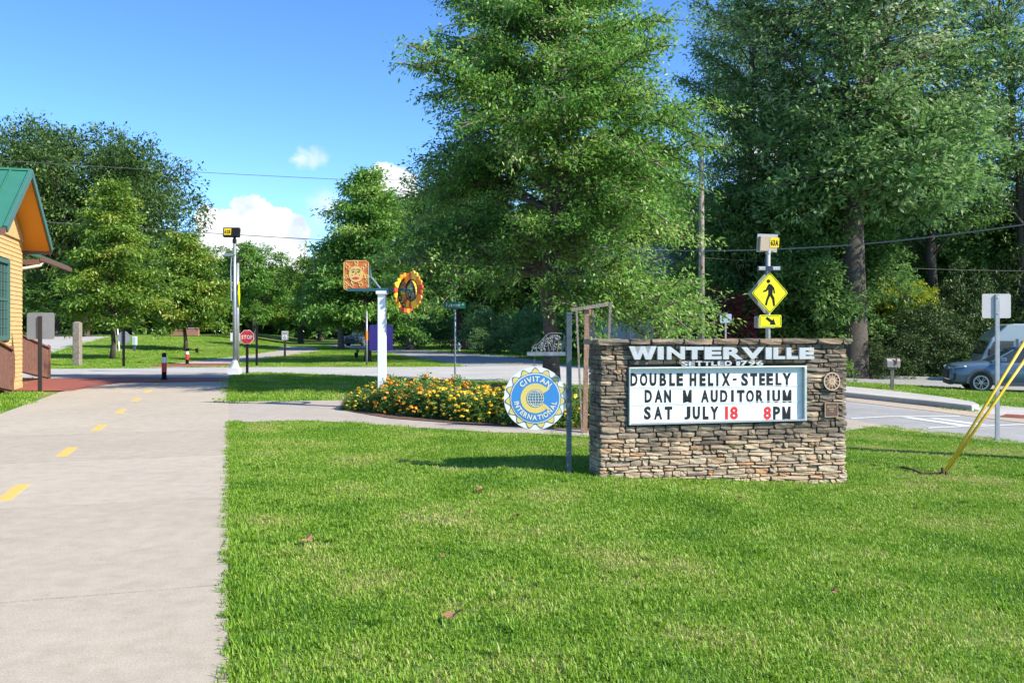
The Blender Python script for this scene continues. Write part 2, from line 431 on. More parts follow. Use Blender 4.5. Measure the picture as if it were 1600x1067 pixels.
def concrete(name, c1, c2, stain=(.2, .19, .17), bump=0.25):
    m = bpy.data.materials.new(name); m.use_nodes = True; t = m.node_tree; b = t.nodes['Principled BSDF']
    geo = t.nodes.new('ShaderNodeNewGeometry')
    def noise(s, d, sc=(1, 1, 1)):
        mp = t.nodes.new('ShaderNodeMapping'); mp.inputs['Scale'].default_value = sc; t.links.new(geo.outputs['Position'], mp.inputs[0])
        n = t.nodes.new('ShaderNodeTexNoise'); n.inputs['Scale'].default_value = s; n.inputs['Detail'].default_value = d; n.inputs['Roughness'].default_value = .65
        t.links.new(mp.outputs[0], n.inputs[0]); return n.outputs['Fac']
    base = ramp(t, noise(0.55, 8), [(0.34, c2), (0.62, c1)])
    fine = ramp(t, noise(95, 4), [(0.3, (.70,) * 3), (0.7, (1.14,) * 3)])
    mid = ramp(t, noise(6, 9), [(0.3, (.87, .855, .835)), (0.62, (1.04,) * 3)])
    def mul(a, c):
        x = t.nodes.new('ShaderNodeMix'); x.data_type = 'RGBA'; x.blend_type = 'MULTIPLY'; x.inputs[0].default_value = 1
        t.links.new(a, x.inputs[6]); t.links.new(c, x.inputs[7]); return x.outputs[2]
    col = mul(mul(base, fine), mid)
    sp = ramp(t, noise(1.7, 9, (1, 2.2, 1)), [(0.58, (0, 0, 0)), (0.76, (.28,) * 3)])
    x = t.nodes.new('ShaderNodeMix'); x.data_type = 'RGBA'; t.links.new(sp, x.inputs[0]); t.links.new(col, x.inputs[6]); x.inputs[7].default_value = (*stain, 1)
    pit = ramp(t, noise(22, 2), [(0.70, (1, 1, 1)), (0.76, (.72, .70, .66))])
    oi = t.nodes.new('ShaderNodeObjectInfo'); pour = ramp(t, oi.outputs['Random'], [(0, (.93, .925, .915)), (1, (1.03, 1.03, 1.03))])
    t.links.new(mul(mul(x.outputs[2], pit), pour), b.inputs['Base Color']); b.inputs['Roughness'].default_value = 0.85
    bp = t.nodes.new('ShaderNodeBump'); bp.inputs['Strength'].default_value = bump; bp.inputs['Distance'].default_value = 0.006
    t.links.new(noise(110, 4), bp.inputs['Height']); t.links.new(bp.outputs[0], b.inputs['Normal'])
    return m
M_TRAIL = concrete('trail_concrete', (.455, .395, .305), (.41, .355, .275))
M_WALK = concrete('walk_concrete', (.45, .40, .335), (.39, .34, .285))
M_XROAD = concrete('road_pale', (.46, .45, .425), (.39, .38, .36))
M_ASPH = concrete('asphalt', (.34, .335, .325), (.27, .265, .26), (.12, .12, .12), 0.5)
M_CURB = concrete('curb_concrete', (.46, .44, .40), (.38, .36, .33), (.2, .18, .15))
M_JOINT = mat('joint_dirt', (.045, .04, .032), 0.95)
M_PAVER = mat('red_paver', (.30, .085, .055), 0.8, 0.25, 3, 0.3, 60)
M_MULCH = mat('mulch', (.19, .10, .06), 0.95, col2=(.07, .035, .022), scale=35, bump=1.0, bscale=60)
M_YPAINT = mat('yellow_paint', (.74, .44, .06), 0.7, col2=(.56, .38, .13), scale=20, detail=8)
M_WPAINT = mat('white_paint_road', (.62, .62, .60), 0.7, col2=(.42, .42, .41), scale=9, detail=8)
M_GUTTER = concrete('gutter_tan', (.48, .38, .28), (.40, .33, .25))

# the one big ground sheet; its crossfall towards the main road follows T(X)
bm = bmesh.new()
gx = [-700, -120, -40] + XB + [40, 120, 700]; gy = [-120, 0, 37.5, 140, 900]
gv = [[bm.verts.new((x, y, float(T(x, 0)))) for x in gx] for y in gy]
for j in range(len(gy) - 1):
    for i in range(len(gx) - 1): bm.faces.new((gv[j][i], gv[j][i + 1], gv[j + 1][i + 1], gv[j + 1][i]))
me = bpy.data.meshes.new('ground'); bm.to_mesh(me); bm.free(); me.materials.append(M_SOIL)
go = bpy.data.objects.new('ground', me); COL.objects.link(go); go['kind'] = 'structure'

# grassy bank rising beyond the cross road, left of the trail
mb = MB(); ny = 40; nx = 40
ys = [37.0 + (150 - 37.0) * (j / ny) ** 1.5 for j in range(ny + 1)]
for y in ys:
    xr = float(np.interp(y, MYE, MXE))
    for i in range(nx + 1):
        x = xr - 130 * (i / nx) ** 1.8
        mb.v.append((x, y, float(T(x, y)) + 0.006))
for j in range(ny):
    for i in range(nx):
        a = j * (nx + 1) + i; mb.f.append((a, a + 1, a + nx + 2, a + nx + 1)); mb.t.append(.5)
o = mb.build('grass_bank', M_SOIL, smooth=True); o['kind'] = 'structure'

# trail: slabs with open joints over a dark bed.  Its right edge runs under the camera along X = -0.3164 Y
TD = Vector((-0.3018, 0.9534)); TN = Vector((-0.9534, -0.3018))     # along, and to the left
TW = 4.12
trail = tag(bpy.data.objects.new('trail', None), kind='structure'); COL.objects.link(trail)
sheet('trail_bed', [tuple(TD * -6), tuple(TD * -6 + TN * TW), tuple(TD * 25.4 + TN * TW), G(182, 599), tuple(TD * 29.1)], 0.004, M_JOINT, trail)
mb0 = None
tp = 3.05; t0 = 5.6 / .9534 - 3 * tp - .02
joints = [t0 + tp * k for k in range(-1, 7)]
joints = [q for q in joints if q < 25.0] + [29.3]
for a, b in zip(joints[:-1], joints[1:]):
    if b - a < .3: continue
    mb = MB(); g = 0.014
    if a < 26:
        p = [TD * (a + g), TD * (b - g), TD * (b - g) + TN * (TW - .01), TD * (a + g) + TN * (TW - .01)]
        if b > 25.0: p = [TD * (a + g), TD * min(b - g, 29.0), TD * min(b - g, 25.3) + TN * (TW - .01), TD * (a + g) + TN * (TW - .01)]
        if b > 28: p = [TD * (a + g), TD * 29.0, Vector(G(184, 599.6)), TD * 25.4 + TN * (TW - .01), TD * (a + g) + TN * (TW - .01)] if a < 25.4 else [TD * (a + g), TD * 29.0, Vector(G(184, 599.6)), TD * 25.6 + TN * (TW - .05)]
        mb.slab([tuple(q) for q in p], 0.002, 0.02 + rnd.uniform(0, .003))
        mb.build('concrete_slab', M_TRAIL, trail)
for k in range(-1, 9):
    s0 = 2240 / (773 - 516) / .9534 + .65 + 3.05 * k
    if s0 > 28.4: break
    mb = MB(); wv = []
    n = 10
    for i in range(n + 1): wv.append(TD * (s0 - .45 + .9 * i / n) + TN * (2.0 + .065 + rnd.uniform(-.006, .006)))
    for i in range(n, -1, -1): wv.append(TD * (s0 - .45 + .9 * i / n) + TN * (2.0 - .065 + rnd.uniform(-.006, .006)))
    mb.slab([tuple(q) for q in wv], 0.0215, 0.0285); mb.build('yellow_dash', M_YPAINT, trail)
# red paved band where trail meets the cross road, and red apron before the deck
POLY = {}
POLY['trail'] = [tuple(TD * -8), tuple(TD * -8 + TN * TW), tuple(TD * 25.4 + TN * TW), tuple(TD * 29.4 + TN * 3), tuple(TD * 29.4)]
POLY['trail_wide'] = [tuple(TD * -8 - TN * .16), tuple(TD * -8 + TN * (TW + .16)), tuple(TD * 25.4 + TN * (TW + .16)), tuple(TD * 29.4 + TN * 3), tuple(TD * 29.4 - TN * .16)]
POLY['red'] = PX((20, 612), (118, 613), (192, 597), (358, 594), (357, 586), (184, 588), (74, 593), (30, 600))
sheet('red_paving', PX((-30, 612), (18, 612), (112, 612), (182, 599), (357, 596.6), (357, 591), (190, 590), (74, 593), (-30, 597)), 0.026, M_PAVER)
POLY['apron'] = PX((190, 590.2), (358, 591.2), (358, 583), (75, 585), (75, 593.5))
sheet('trail_apron', POLY['apron'], 0.02, M_WALK)
# the side walk that turns off to the sign and the flower bed
POLY['walk'] = PX((356.5, 661), (420, 659.5), (480, 658), (560, 662), (650, 669), (780, 677), (920, 684), (1080, 694), (1200, 690), (1385, 665), (1326, 656.5), (1200, 668), (1060, 680), (920, 673), (800, 667.5), (700, 661), (610, 654), (545, 643), (531, 632), (530, 626), (440, 627.5), (357, 628.5))
sheet('walkway', POLY['walk'], 0.014, M_WALK)
POLY['bed'] = PX((531, 640), (545, 644), (610, 655), (700, 662), (800, 668.5), (920, 674), (1060, 681), (1120, 640), (1000, 616), (900, 607), (760, 603), (600, 607), (540, 618))
sheet('mulch_bed', POLY['bed'], 0.024, M_MULCH)
# cross road and main road
POLY['xroad'] = PX((-260, 577.5), (75, 577), (250, 575.5), (390, 574), (600, 574), (705, 573.5), (820, 572), (940, 571), (960, 606), (905, 603), (790, 597.5), (700, 596.5), (600, 590.5), (450, 584), (390, 583), (357, 587), (200, 588), (75, 592), (-260, 594))
NEAR = [(-22, 100), (-14, 78), (-8.2, 60), (-2.25, 39.6), (1.5, 30.5), (4.4, 23.5), (6.8, 18.1), (8.46, 14.8), (12, 8), (17, 0), (24, -12)]
FAR = [(-19, 104), (-11.3, 83), (-5.6, 68), (-.39, 55.2), (4, 40), (7.2, 29.5), G(1326, 626), G(1440, 639), G(1520, 649.5), G(1640, 665), (14.0, 12.2), (17.5, 6.5), (21.5, 0), (30, -12)]
POLY['road'] = NEAR + FAR[::-1]
sheet('main_road', POLY['road'], 0.012, M_ASPH)
sheet('cross_road', POLY['xroad'], 0.018, M_XROAD)
# trail carrying on beyond the cross road and bending to the right
POLY['trail2'] = PX((212, 575), (355, 573.5), (388, 566), (430, 558), (500, 549.5), (503, 546), (492, 543), (470, 541.5), (438, 541.5), (428, 544), (427, 549), (380, 556), (310, 563.5), (262, 569))
sheet('far_trail', POLY['trail2'], 0.016, M_WALK)
sheet('red_paving', PX((205, 573.8), (351, 572.4), (372, 568.4), (262, 568.4)), 0.024, M_PAVER)
# parking lot up on the bank
POLY['lot'] = PX((30, 524), (176, 526), (150, 532), (108, 543), (84, 551), (-60, 562), (-60, 524))
sheet('parking_lot', POLY['lot'], 0.03, M_XROAD, tess=4.0)
# painted lines
for k, p in enumerate([((1330, 654.3), (1500, 650.3), (1500, 651.8), (1330, 656.0)),
                       ((1405, 653.0), (1425, 652.6), (1522, 666.2), (1500, 667.0)),
                       ((1446, 654.2), (1462, 653.8), (1545, 664.4), (1524, 665.2)),
                       ((1448, 669.2), (1640, 661.5), (1640, 663.4), (1452, 671.0))]):
    mb = sheet('crosswalk_line', PX(*p), 0.019, M_WPAINT)
def offset_line(pl, off):
    r = []
    for i, p in enumerate(pl):
        a = Vector(pl[max(i - 1, 0)]); b = Vector(pl[min(i + 1, len(pl) - 1)]); d = (b - a).normalized(); n = Vector((d.y, -d.x))
        r.append(tuple(Vector(p) + n * off))
    return r
def along(pl, n=6):
    r = []
    for a, b in zip(pl[:-1], pl[1:]):
        for k in range(n): r.append(tuple(Vector(a).lerp(Vector(b), k / n)))
    return r + [pl[-1]]
CL = along([tuple(Vector(a).lerp(Vector(b), .5)) for a, b in zip([(-14, 78), (-8.2, 60), (-2.25, 39.6), (1.8, 29.8)], [(-11, 83), (-2.5, 60), (4.2, 39.6), (7.0, 29.8)])])
for off in (-.16, .08):
    sheet('center_line', offset_line(CL, off) + offset_line(CL, off - .1 if off < 0 else off + .1)[::-1], 0.017 if off < 0 else 0.0175, M_YPAINT)
# tan gutter along the far edge at the right, then the raised kerb and pavement ending in a ramp
gut = PX((1250, 618), (1326, 627.5), (1440, 641), (1520, 651.5), (1640, 667), (1640, 659), (1530, 645.5), (1440, 634.5), (1326, 622), (1250, 613))
POLY['gutter'] = gut
sheet('gutter', gut, 0.020, M_GUTTER)
curb_poly = PX((1180, 606), (1326, 621.8), (1440, 634), (1519, 643.3), (1530, 641.5), (1523, 637), (1480, 629), (1390, 617.5), (1326, 611), (1180, 597))
POLY['curb'] = curb_poly
o = sheet('pavement', curb_poly, 0.0, M_CURB, thick=0.16)
o.modifiers.new('edge', 'BEVEL').width = 0.02
POLY['ramp'] = PX((1519, 645), (1640, 660.5), (1700, 660), (1700, 648), (1540, 632), (1524, 637), (1531, 642))
sheet('pavement_ramp', POLY['ramp'], 0.024, M_CURB)
tp_ = sheet('tactile_paving', PX((1562, 652.5), (1650, 658), (1660, 653), (1572, 648.5)), 0.030, M_PAVER)
mb = MB()
p0, p1, p3 = GP(1562, 652.5), GP(1650, 658), GP(1572, 648.5)
for i in range(26):
    for j in range(6):
        q = p0 + (p1 - p0) * ((i + .5) / 26) + (p3 - p0) * ((j + .5) / 6)
        mb.lathe([(.022, q.z + .028), (.018, q.z + .038), (.008, q.z + .041)], 6, Matrix.Translation((q.x, q.y, 0)))
tag(mb.build('tactile_domes', M_PAVER, tp_), kind='stuff')
# grass strip carries a worn path; side street with the parked cars; its kerb
sheet('worn_path', PX((1380, 609), (1470, 616), (1560, 624.5), (1660, 634), (1660, 630), (1560, 621.5), (1470, 614), (1380, 607.4)), 0.006, mat('bare_dirt', (.42, .33, .22), .95, .2, 5, .4))
POLY['side'] = PX((1150, 592), (1330, 598), (1480, 606), (1600, 613), (1900, 630), (1900, 606), (1600, 597.5), (1480, 594), (1330, 590), (1150, 586))
sheet('side_street', POLY['side'], 0.015, M_ASPH)
o = sheet('side_kerb', PX((1150, 586), (1330, 590), (1480, 594), (1600, 597.5), (1900, 606), (1900, 604.6), (1600, 596.6), (1480, 593.2), (1330, 589.2), (1150, 585.3)), 0.0, M_CURB, thick=0.14)
# concrete edge of the near lawn by the road
sheet('gutter', offset_line(NEAR[4:8], 0.02) + offset_line(NEAR[4:8], 0.4)[::-1], 0.016, M_GUTTER)

# ------------------------------------------------------------------ trees
M_BARK = mat('bark', (.095, .078, .06), 0.95, col2=(.04, .033, .027), scale=14, bump=1.0, bscale=22)
M_BARK2 = mat('bark_pale', (.165, .135, .105), 0.95, col2=(.08, .066, .052), scale=12, bump=1.0, bscale=20)
L_OAK = leafmat('leaf_oak', (.045, .135, .022), (.165, .35, .05), 0.48, 0.40, (.33, .44, .12), 0.4)
L_YOUNG = leafmat('leaf_young', (.055, .13, .014), (.21, .35, .04), 0.45, 0.34, (.33, .36, .06))
L_DARK = leafmat('leaf_dark', (.045, .12, .028), (.14, .28, .055), 0.5, 0.38, (.16, .25, .06), 0.35)
L_BIGOAK = leafmat('leaf_big_oak', (.026, .066, .018), (.095, .175, .036), 0.5, 0.25, (.16, .24, .06), 0.35)
L_DEEP = leafmat('leaf_deep', (.05, .125, .032), (.145, .275, .062), 0.5, 0.38, (.14, .20, .06), 0.35)
L_GREY = leafmat('leaf_grey', (.07, .16, .045), (.20, .35, .105), 0.48, 0.40, (.36, .42, .25), 0.4)
L_LIME = leafmat('leaf_lime', (.12, .20, .015), (.38, .44, .03), 0.5, 0.35, (.55, .50, .05))
L_RED = leafmat('leaf_red', (.07, .014, .016), (.22, .035, .035), 0.45, 0.25, (.30, .06, .05))
L_GLOSS = leafmat('leaf_glossy', (.012, .035, .010), (.07, .13, .035), 0.55, 0.18, (.20, .24, .08), 0.3)
L_BRIGHT = leafmat('leaf_bright', (.06, .14, .015), (.20, .33, .045), 0.45, 0.32, (.36, .42, .08))

class Crown:
    """collects leaf sprays, each clump with its own hue"""
    def __init__(s): s.c = []; s.d = []; s.L = []; s.t = []
    def spray(s, centers, k, sigma, outdir, leaf, droop=0.5, tint=0.45, tvar=0.25, flat=0.6):
        centers = np.asarray(centers, float); outdir = np.asarray(outdir, float); n = len(centers)
        if n == 0: return
        c = np.repeat(centers, k, 0); od = np.repeat(unit(outdir), k, 0)
        off = rng.normal(0, 1, (n * k, 3)) * sigma; off[:, 2] *= flat
        d = od * 0.8 + rng.normal(0, .65, (n * k, 3)); d[:, 2] -= droop
        s.c.append(c + off); s.d.append(unit(d)); s.L.append(leaf * rng.uniform(.6, 1.25, n * k))
        ct = np.repeat(np.asarray(tint) + rng.normal(0, tvar * .6, n), k)
        s.t.append(ct + rng.normal(0, tvar, n * k))
    def mesh(s, name, m, wid=.42):
        c = np.concatenate(s.c); d = np.concatenate(s.d); L = np.concatenate(s.L); t = np.concatenate(s.t)
        r = rng.normal(0, .55, (len(c), 3)); r[:, 2] += 1.0
        sd = unit(np.cross(d, r))
        return leaf_mesh(name, c, d, sd, L, L * wid * rng.uniform(.8, 1.2, len(c)), t, m)

def spire(cr, mb, base, H, tr, cb, prof, n, leaf, k, lean=(0, 0), elev=(35, 55), droop=.25, sigma=.17, spacing=.24, tint=.45, sec=4.2, tvar=.25, ldroop=.5, extra=(), flat=.6, zsec=(-.15, .5), top_elev=70, seed=1):
    """leader with side branches; crown radius at height fraction t is prof(t)"""
    r = random.Random(seed)
    base = Vector(base); pts = []; rad = []
    m = 9
    for i in range(m + 1):
        t = i / m
        pts.append(base + Vector((lean[0] * t * t + r.uniform(-.012, .012) * H * (0 < i < m), lean[1] * t * t + r.uniform(-.012, .012) * H * (0 < i < m), H * t)))
        rad.append(max(tr * (1 - t) ** .8, .012) * (1.35 if i == 0 else 1))
    mb.tube(pts, rad, 10)
    def trunk_at(t):
        x = min(max(t, 0), .9999) * m; i = int(x); return pts[i].lerp(pts[i + 1], x - i), rad[i]
    C = []; O = []; TT = []
    az = r.uniform(0, 6.28)
    for b in range(n + len(extra)):
        f = min((b + .5) / n, .99); t = cb + (1 - cb) * f ** .9
        if t > .985: t = .985
        az += 2.39996 + r.uniform(-.4, .4)
        p0, tr0 = trunk_at(t)
        Lb = prof((t - cb) / (1 - cb)) * r.uniform(.74, 1.03)
        if Lb < .15: Lb = .15
        e = R(elev[0] + (elev[1] - elev[0]) * r.random() + (top_elev - elev[1]) * f ** 2)
        dr = droop
        if b >= n:      # single low boughs given one by one: height, compass angle, length, rise, droop
            z_, a_, Lb, e_, dr = extra[b - n]; az = R(a_); e = R(e_); f = 0; p0, tr0 = trunk_at(z_ / H)
        dh = Vector((math.cos(az), math.sin(az), 0))
        bp = []
        Ls = Lb / max(math.cos(e), .35)
        for i in range(6):
            q = i / 5
            bp.append(p0 + dh * (Lb * q) + Vector((r.uniform(-.03, .03) * Lb, r.uniform(-.03, .03) * Lb, Ls * (math.sin(e) * q - dr * q * q))))
        br = min(tr0 * .55, .02 + .013 * Lb)
        mb.tube(bp, [br * (1 - .85 * i / 5) for i in range(6)], 5, cap=False)
        ns = max(int(Lb * sec), 2); bt = tint + r.gauss(0, .19); n0 = len(C)
        for j in range(ns + 1):
            q = .22 + .78 * (j / ns)
            x = q * 5; i = min(int(x), 4); p = bp[i].lerp(bp[i + 1], x - i)
            bd = (bp[i + 1] - bp[i]).normalized()
            if j == ns: sdv = bd; L2 = .25 + .08 * Lb
            else:
                a2 = az + (1 if j % 2 else -1) * r.uniform(.45, 1.3)
                sdv = (Vector((math.cos(a2), math.sin(a2), r.uniform(*zsec)))).normalized(); L2 = Lb * .40 * (1.15 - q) + r.uniform(.12, .35)
            e2 = p + sdv * L2 + Vector((0, 0, -.12 * L2))
            if L2 > .3: mb.tube([p, p.lerp(e2, .5) + Vector((0, 0, .04 * L2)), e2], [br * .4, br * .28, .004], 3, cap=False)
            if q > .45: C.append(p + Vector((0, 0, .03))); O.append(bd)
            nc = max(int(L2 / spacing), 1)
            for g in range(nc + 1):
                u = .2 + .8 * g / nc
                C.append(p.lerp(e2, u)); O.append(sdv)
        TT += [bt] * (len(C) - n0)
    # tip of the leader
    for g in range(4): C.append(pts[-1] - Vector((0, 0, .22 * g))); O.append(Vector((r.uniform(-.4, .4), r.uniform(-.4, .4), .8))); TT.append(tint)
    cr.spray(C, k, sigma, O, leaf, ldroop, TT, tvar, flat)

def lobed(cr, mb, base, H, tr, cen, rad3, nl, rl, leaf, k, per, tint=.45, tvar=.25, seed=1, fork=.35, ldroop=.35, low=-.75, limbs=True):
    """spreading tree: limbs to foliage lobes set through an ellipsoid crown"""
    r = random.Random(seed); g = np.random.default_rng(seed)
    base = Vector(base); cen = Vector(cen)
    top = base + Vector((r.uniform(-.2, .2), r.uniform(-.2, .2), H * fork))
    if mb is not None: mb.tube([base - Vector((0, 0, .1)), base + Vector((0, 0, .25)), base.lerp(top, .5), top], [tr * 1.5, tr * 1.08, tr * .92, tr * .8], 10)
    C = []; O = []
    for i in range(nl):
        z = 1 - (i + .5) / nl * (1 - low); th = i * 2.39996 + r.uniform(-.5, .5); q = math.sqrt(max(1 - z * z, 0))
        rr = r.uniform(.62, 1.0) if i % 5 else r.uniform(.25, .6)
        c = cen + Vector((rad3[0] * q * math.cos(th) * rr, rad3[1] * q * math.sin(th) * rr, rad3[2] * z * rr))
        lr = rl * r.uniform(.6, 1.3)
        if mb is not None and limbs and i % 2 == 0:
            m1 = top.lerp(c, .5) + Vector((0, 0, -.08 * (c - top).length))
            mb.tube([top - Vector((0, 0, H * fork * r.uniform(0, .25))), m1, c], [tr * .45, tr * .25, tr * .06], 5, cap=False)
        u = g.normal(0, 1, (per, 3)); u /= np.linalg.norm(u, axis=1, keepdims=True)
        u[:, 2] = np.abs(u[:, 2]) * np.where(g.random(per) < .72, 1, -1)
        sh = g.uniform(.45, 1.05, (per, 1))
        pts = np.array(c) + u * sh * np.array([lr, lr, lr * .8])
        C.append(pts); O.append(u + np.array([0, 0, .15]))
    cr.spray(np.concatenate(C), k, rl * .13, np.concatenate(O), leaf, ldroop, tint, tvar)

def make_tree(label, name='tree', bark=None, leafm=None, loc=(0, 0, 0), build=None, cat='tree', group=None, wid=.42, rotz=0):
    t = thing(name, label, cat, loc, rotz, group)
    cr = Crown(); mb = MB(); build(cr, mb)
    if mb.v: mb.build('trunk', bark or M_BARK, t, smooth=True)
    o = bpy.data.objects.new('crown', cr.mesh('crown', leafm, wid)); COL.objects.link(o); o.parent = t
    return t
def tree_copy(src, label, loc, rotz, sc=1.0, leafm=None, group=None):
    c = copy_tree(src); c.location = loc; c.rotation_euler = (0, 0, rotz); c['label'] = label
    c.scale = (sc, sc, sc) if not hasattr(sc, '__len__') else sc
    if group: c['group'] = group
    if leafm:
        for ch in c.children:
            if ch.name.startswith('crown'):
                ch.data = ch.data.copy(); ch.data.materials[0] = leafm
    return c

# ---- the trees of the picture
def prof_main(t): return float(np.interp(t, [0, .06, .12, .22, .35, .49, .62, .8, 1], [2.6, 4.1, 4.6, 4.5, 3.8, 2.9, 2.15, 1.15, .2]))
main_tree = make_tree('large pyramidal oak with glossy green leaves standing in the flower bed behind the stone sign', 'oak_tree', M_BARK2, L_OAK, AT(862, 24.0),
    lambda c, m: spire(c, m, (0, 0, -.1), 15.2, .21, .195, prof_main, 205, .13, 21, elev=(4, 56), droop=.40, sigma=.13, spacing=.34, sec=4.4, tint=.52, ldroop=.5, flat=.85, zsec=(-.3, .7), extra=[(2.9, -75, 3.6, 8, .50), (2.7, -40, 4.2, 6, .42), (3.0, -15, 4.3, 6, .42), (2.6, -58, 2.6, 6, .55), (2.6, -20, 3.0, 4, .5), (3.2, -50, 4.4, 8, .40), (2.8, 15, 3.8, 6, .40), (3.3, -30, 4.6, 4, .30), (3.2, 165, 4.4, 10, .2), (3.4, 205, 4.6, 8, .16)], seed=4), wid=.40)
def prof_y(t): return float(np.interp(t, [0, .1, .3, .6, .85, 1], [.72, 1, .95, .62, .3, .08]))
def young(R_, seed, H, tr, cb, n, leaf, k, sig): return lambda c, m: spire(c, m, (0, 0, -.1), H, tr, cb, lambda t: prof_y(t) * R_, n, leaf * 1.15, int(k * 1.9), elev=(8, 30), droop=.28, sigma=sig, spacing=.34, sec=3.8, tint=.5, seed=seed)
p = GP(175, 562)
ytree = make_tree('young light green tree in front of the big dark oak, beside the grey post', 'young_tree', M_BARK, L_YOUNG, p, young(2.85, 11, 8.9, .12, .2, 62, .19, 13, .22))
p = GP(290, 549)
make_tree('small round tree in front of the low brick wall', 'young_tree', M_BARK, L_YOUNG, p, young(3.1, 12, 7.6, .13, .22, 58, .22, 12, .26))
p = GP(574, 566)
ftree = make_tree('pointed green street tree behind the purple sign panel', 'street_tree', M_BARK, L_OAK, p, young(3.5, 13, 9.3, .16, .16, 74, .19, 13, .22))
p = AT(533, 75)
lo = lambda H, tr, cen, r3, nl, rl, leaf, k, per, seed, **kw: (lambda c, m: lobed(c, m, (0, 0, 0), H, tr, cen, r3, nl, rl, leaf, k, per, seed=seed, **kw))
make_tree('broad tree with pale bark beside the bend of the trail', 'street_tree', M_BARK2, L_YOUNG, p, lo(8.6, .26, (0, 0, 5.3), (4.6, 4.0, 3.1), 40, 1.3, .30, 11, 60, 21, tint=.35))
p = AT(396, 92)
make_tree('leafy tree rising behind the tall flashing-beacon pole', 'street_tree', M_BARK, L_OAK, p, lo(9.6, .22, (0, 0, 5.8), (3.4, 3.2, 4.1), 40, 1.25, .30, 11, 60, 22, tint=.5))
p = AT(128, 92)
big_oak = make_tree('massive dark green oak rising behind the yellow house', 'oak_tree', M_BARK, L_BIGOAK, p, lo(21, .7, (-1.0, 0, 12.5), (12.6, 9, 9.0), 130, 2.8, .42, 9, 84, 23, tint=.5, tvar=.28))
tree_copy(big_oak, 'dark oak at the edge of the photo behind the green roof', AT(-60, 84), 1.7, (.8, .8, .82))
# mid distance, across the main road: forest edge
spr = make_tree('dark broadleaf tree at the far road edge behind the two-ring sculpture', 'broadleaf_tree', M_BARK, L_DARK, AT(640, 72), lo(12, .3, (0, 0, 6.9), (5.2, 4.6, 4.9), 50, 1.65, .36, 10, 60, 24, tint=.5, fork=.3))
spr2 = make_tree('tall dark woodland tree behind the green street name sign', 'broadleaf_tree', M_BARK, L_DEEP, AT(720, 74), lo(15, .34, (0, 0, 8.2), (5.6, 5, 6.6), 56, 1.85, .38, 10, 60, 25, tint=.45, fork=.3))
WG = 'woodland trees across the main road'
for lab, px, d, rz, sc, src, lm in [
    ('woodland tree directly above the red board fence', 775, 80, .7, 1.0, spr2, None),
    ('woodland tree behind the round bush and second street sign', 830, 72, 2.1, .9, spr, None),
    ('woodland tree seen past the trunk of the sign oak', 900, 78, 3.3, 1.1, spr2, None),
    ('tall background tree over the porch of the white house', 985, 74, 4.4, 1.1, spr2, None),
    ('background tree between the white house and the wooden utility pole', 1065, 70, 5.3, 1.05, spr, None),
    ('bright tree behind the bend of the trail and the small white sign', 470, 105, 1.2, (1.1, 1.1, .66), spr, L_YOUNG),
    ('green tree behind the stop sign at the end of the lawn', 395, 125, 2.2, (1.5, 1.5, .6), spr, L_OAK),
    ('tree behind the low brick wall beyond the bank', 300, 118, 3.0, (1.5, 1.5, .95), spr, L_DARK),
    ('shaded tree behind the young tree and the leaning post', 200, 122, 4.0, (1.6, 1.5, 1.0), spr, L_DARK),
    ('shaded tree past the parking lot, behind the deck rails', 90, 118, 5.0, (1.6, 1.5, 1.0), spr, L_DEEP),
    ('far tree behind the dark parked car', 560, 122, .3, (1.3, 1.3, .85), spr, L_YOUNG),
    ('far tree between the small white sign and the dark parked car', 500, 135, .9, (1.3, 1.3, .85), spr, L_OAK),
    ('far tree showing left of the white art post', 612, 100, 1.5, (1.1, 1.1, .9), spr, L_OAK)]:
    tree_copy(src, lab, AT(px, d), rz, sc, lm, WG)
# right side: the two tall oaks with visible limbs, dense trees under them
def tall(cr, mb):
    lobed(cr, mb, (0, 0, 0), 21, .42, (.3, 0, 8.2), (3.4, 3.2, 3.2), 48, 1.4, .25, 11, 60, tint=.45, seed=31, fork=.42, low=-.6)
    for k, (lx, ly, h, s) in enumerate([(-2.4, .4, 19.5, 1), (.6, -.6, 21, 2), (2.8, .8, 18.5, 3)]):
        spire(cr, mb, (0, 0, 6.6), h - 6.6, .24, .12, lambda t: float(np.interp(t, [0, .2, .5, .8, 1], [3.9, 5.0, 4.6, 3.0, .7])), 32, .20, 13, lean=(lx, ly), elev=(22, 52), droop=.18, sigma=.24, spacing=.46, sec=2.8, tint=.5, tvar=.3, seed=40 + s)
tall_oak = make_tree('tall oak with thick trunk behind the right end of the stone sign', 'oak_tree', M_BARK, L_GREY, AT(1336, 41), tall)
tall_oak.scale = (1.38, 1.2, 1.15)
def tall2(cr, mb):
    for k, (lx, ly, h, s) in enumerate([(-1.6, .4, 18, 1), (1.8, -.6, 19, 2)]):
        spire(cr, mb, (0, 0, 0), h, .3, .3, lambda t: float(np.interp(t, [0, .2, .5, .8, 1], [3.6, 5.2, 4.8, 3.2, .8])), 38, .21, 12, lean=(lx, ly), elev=(20, 50), droop=.18, sigma=.24, spacing=.46, sec=2.7, tint=.5, tvar=.3, seed=60 + s)
air = make_tree('tall airy oak with two leaders rising above the pedestrian crossing sign', 'oak_tree', M_BARK, L_DARK, AT(1215, 45), tall2)
tree_copy(air, 'airy oak with long bare limbs over the camper van at the edge of the photo', AT(1600, 50), 2.4, (1.05, 1.05, 1.3), L_GREY)
tree_copy(air, 'airy oak filling the sky between the two tallest right-hand crowns', AT(1455, 50), 4.1, (1.05, 1.05, 1.05))
tree_copy(air, 'thin-crowned oak showing behind the top of the wooden utility pole', AT(1165, 56), 5.2, (.9, .9, 1.2), L_GREY)
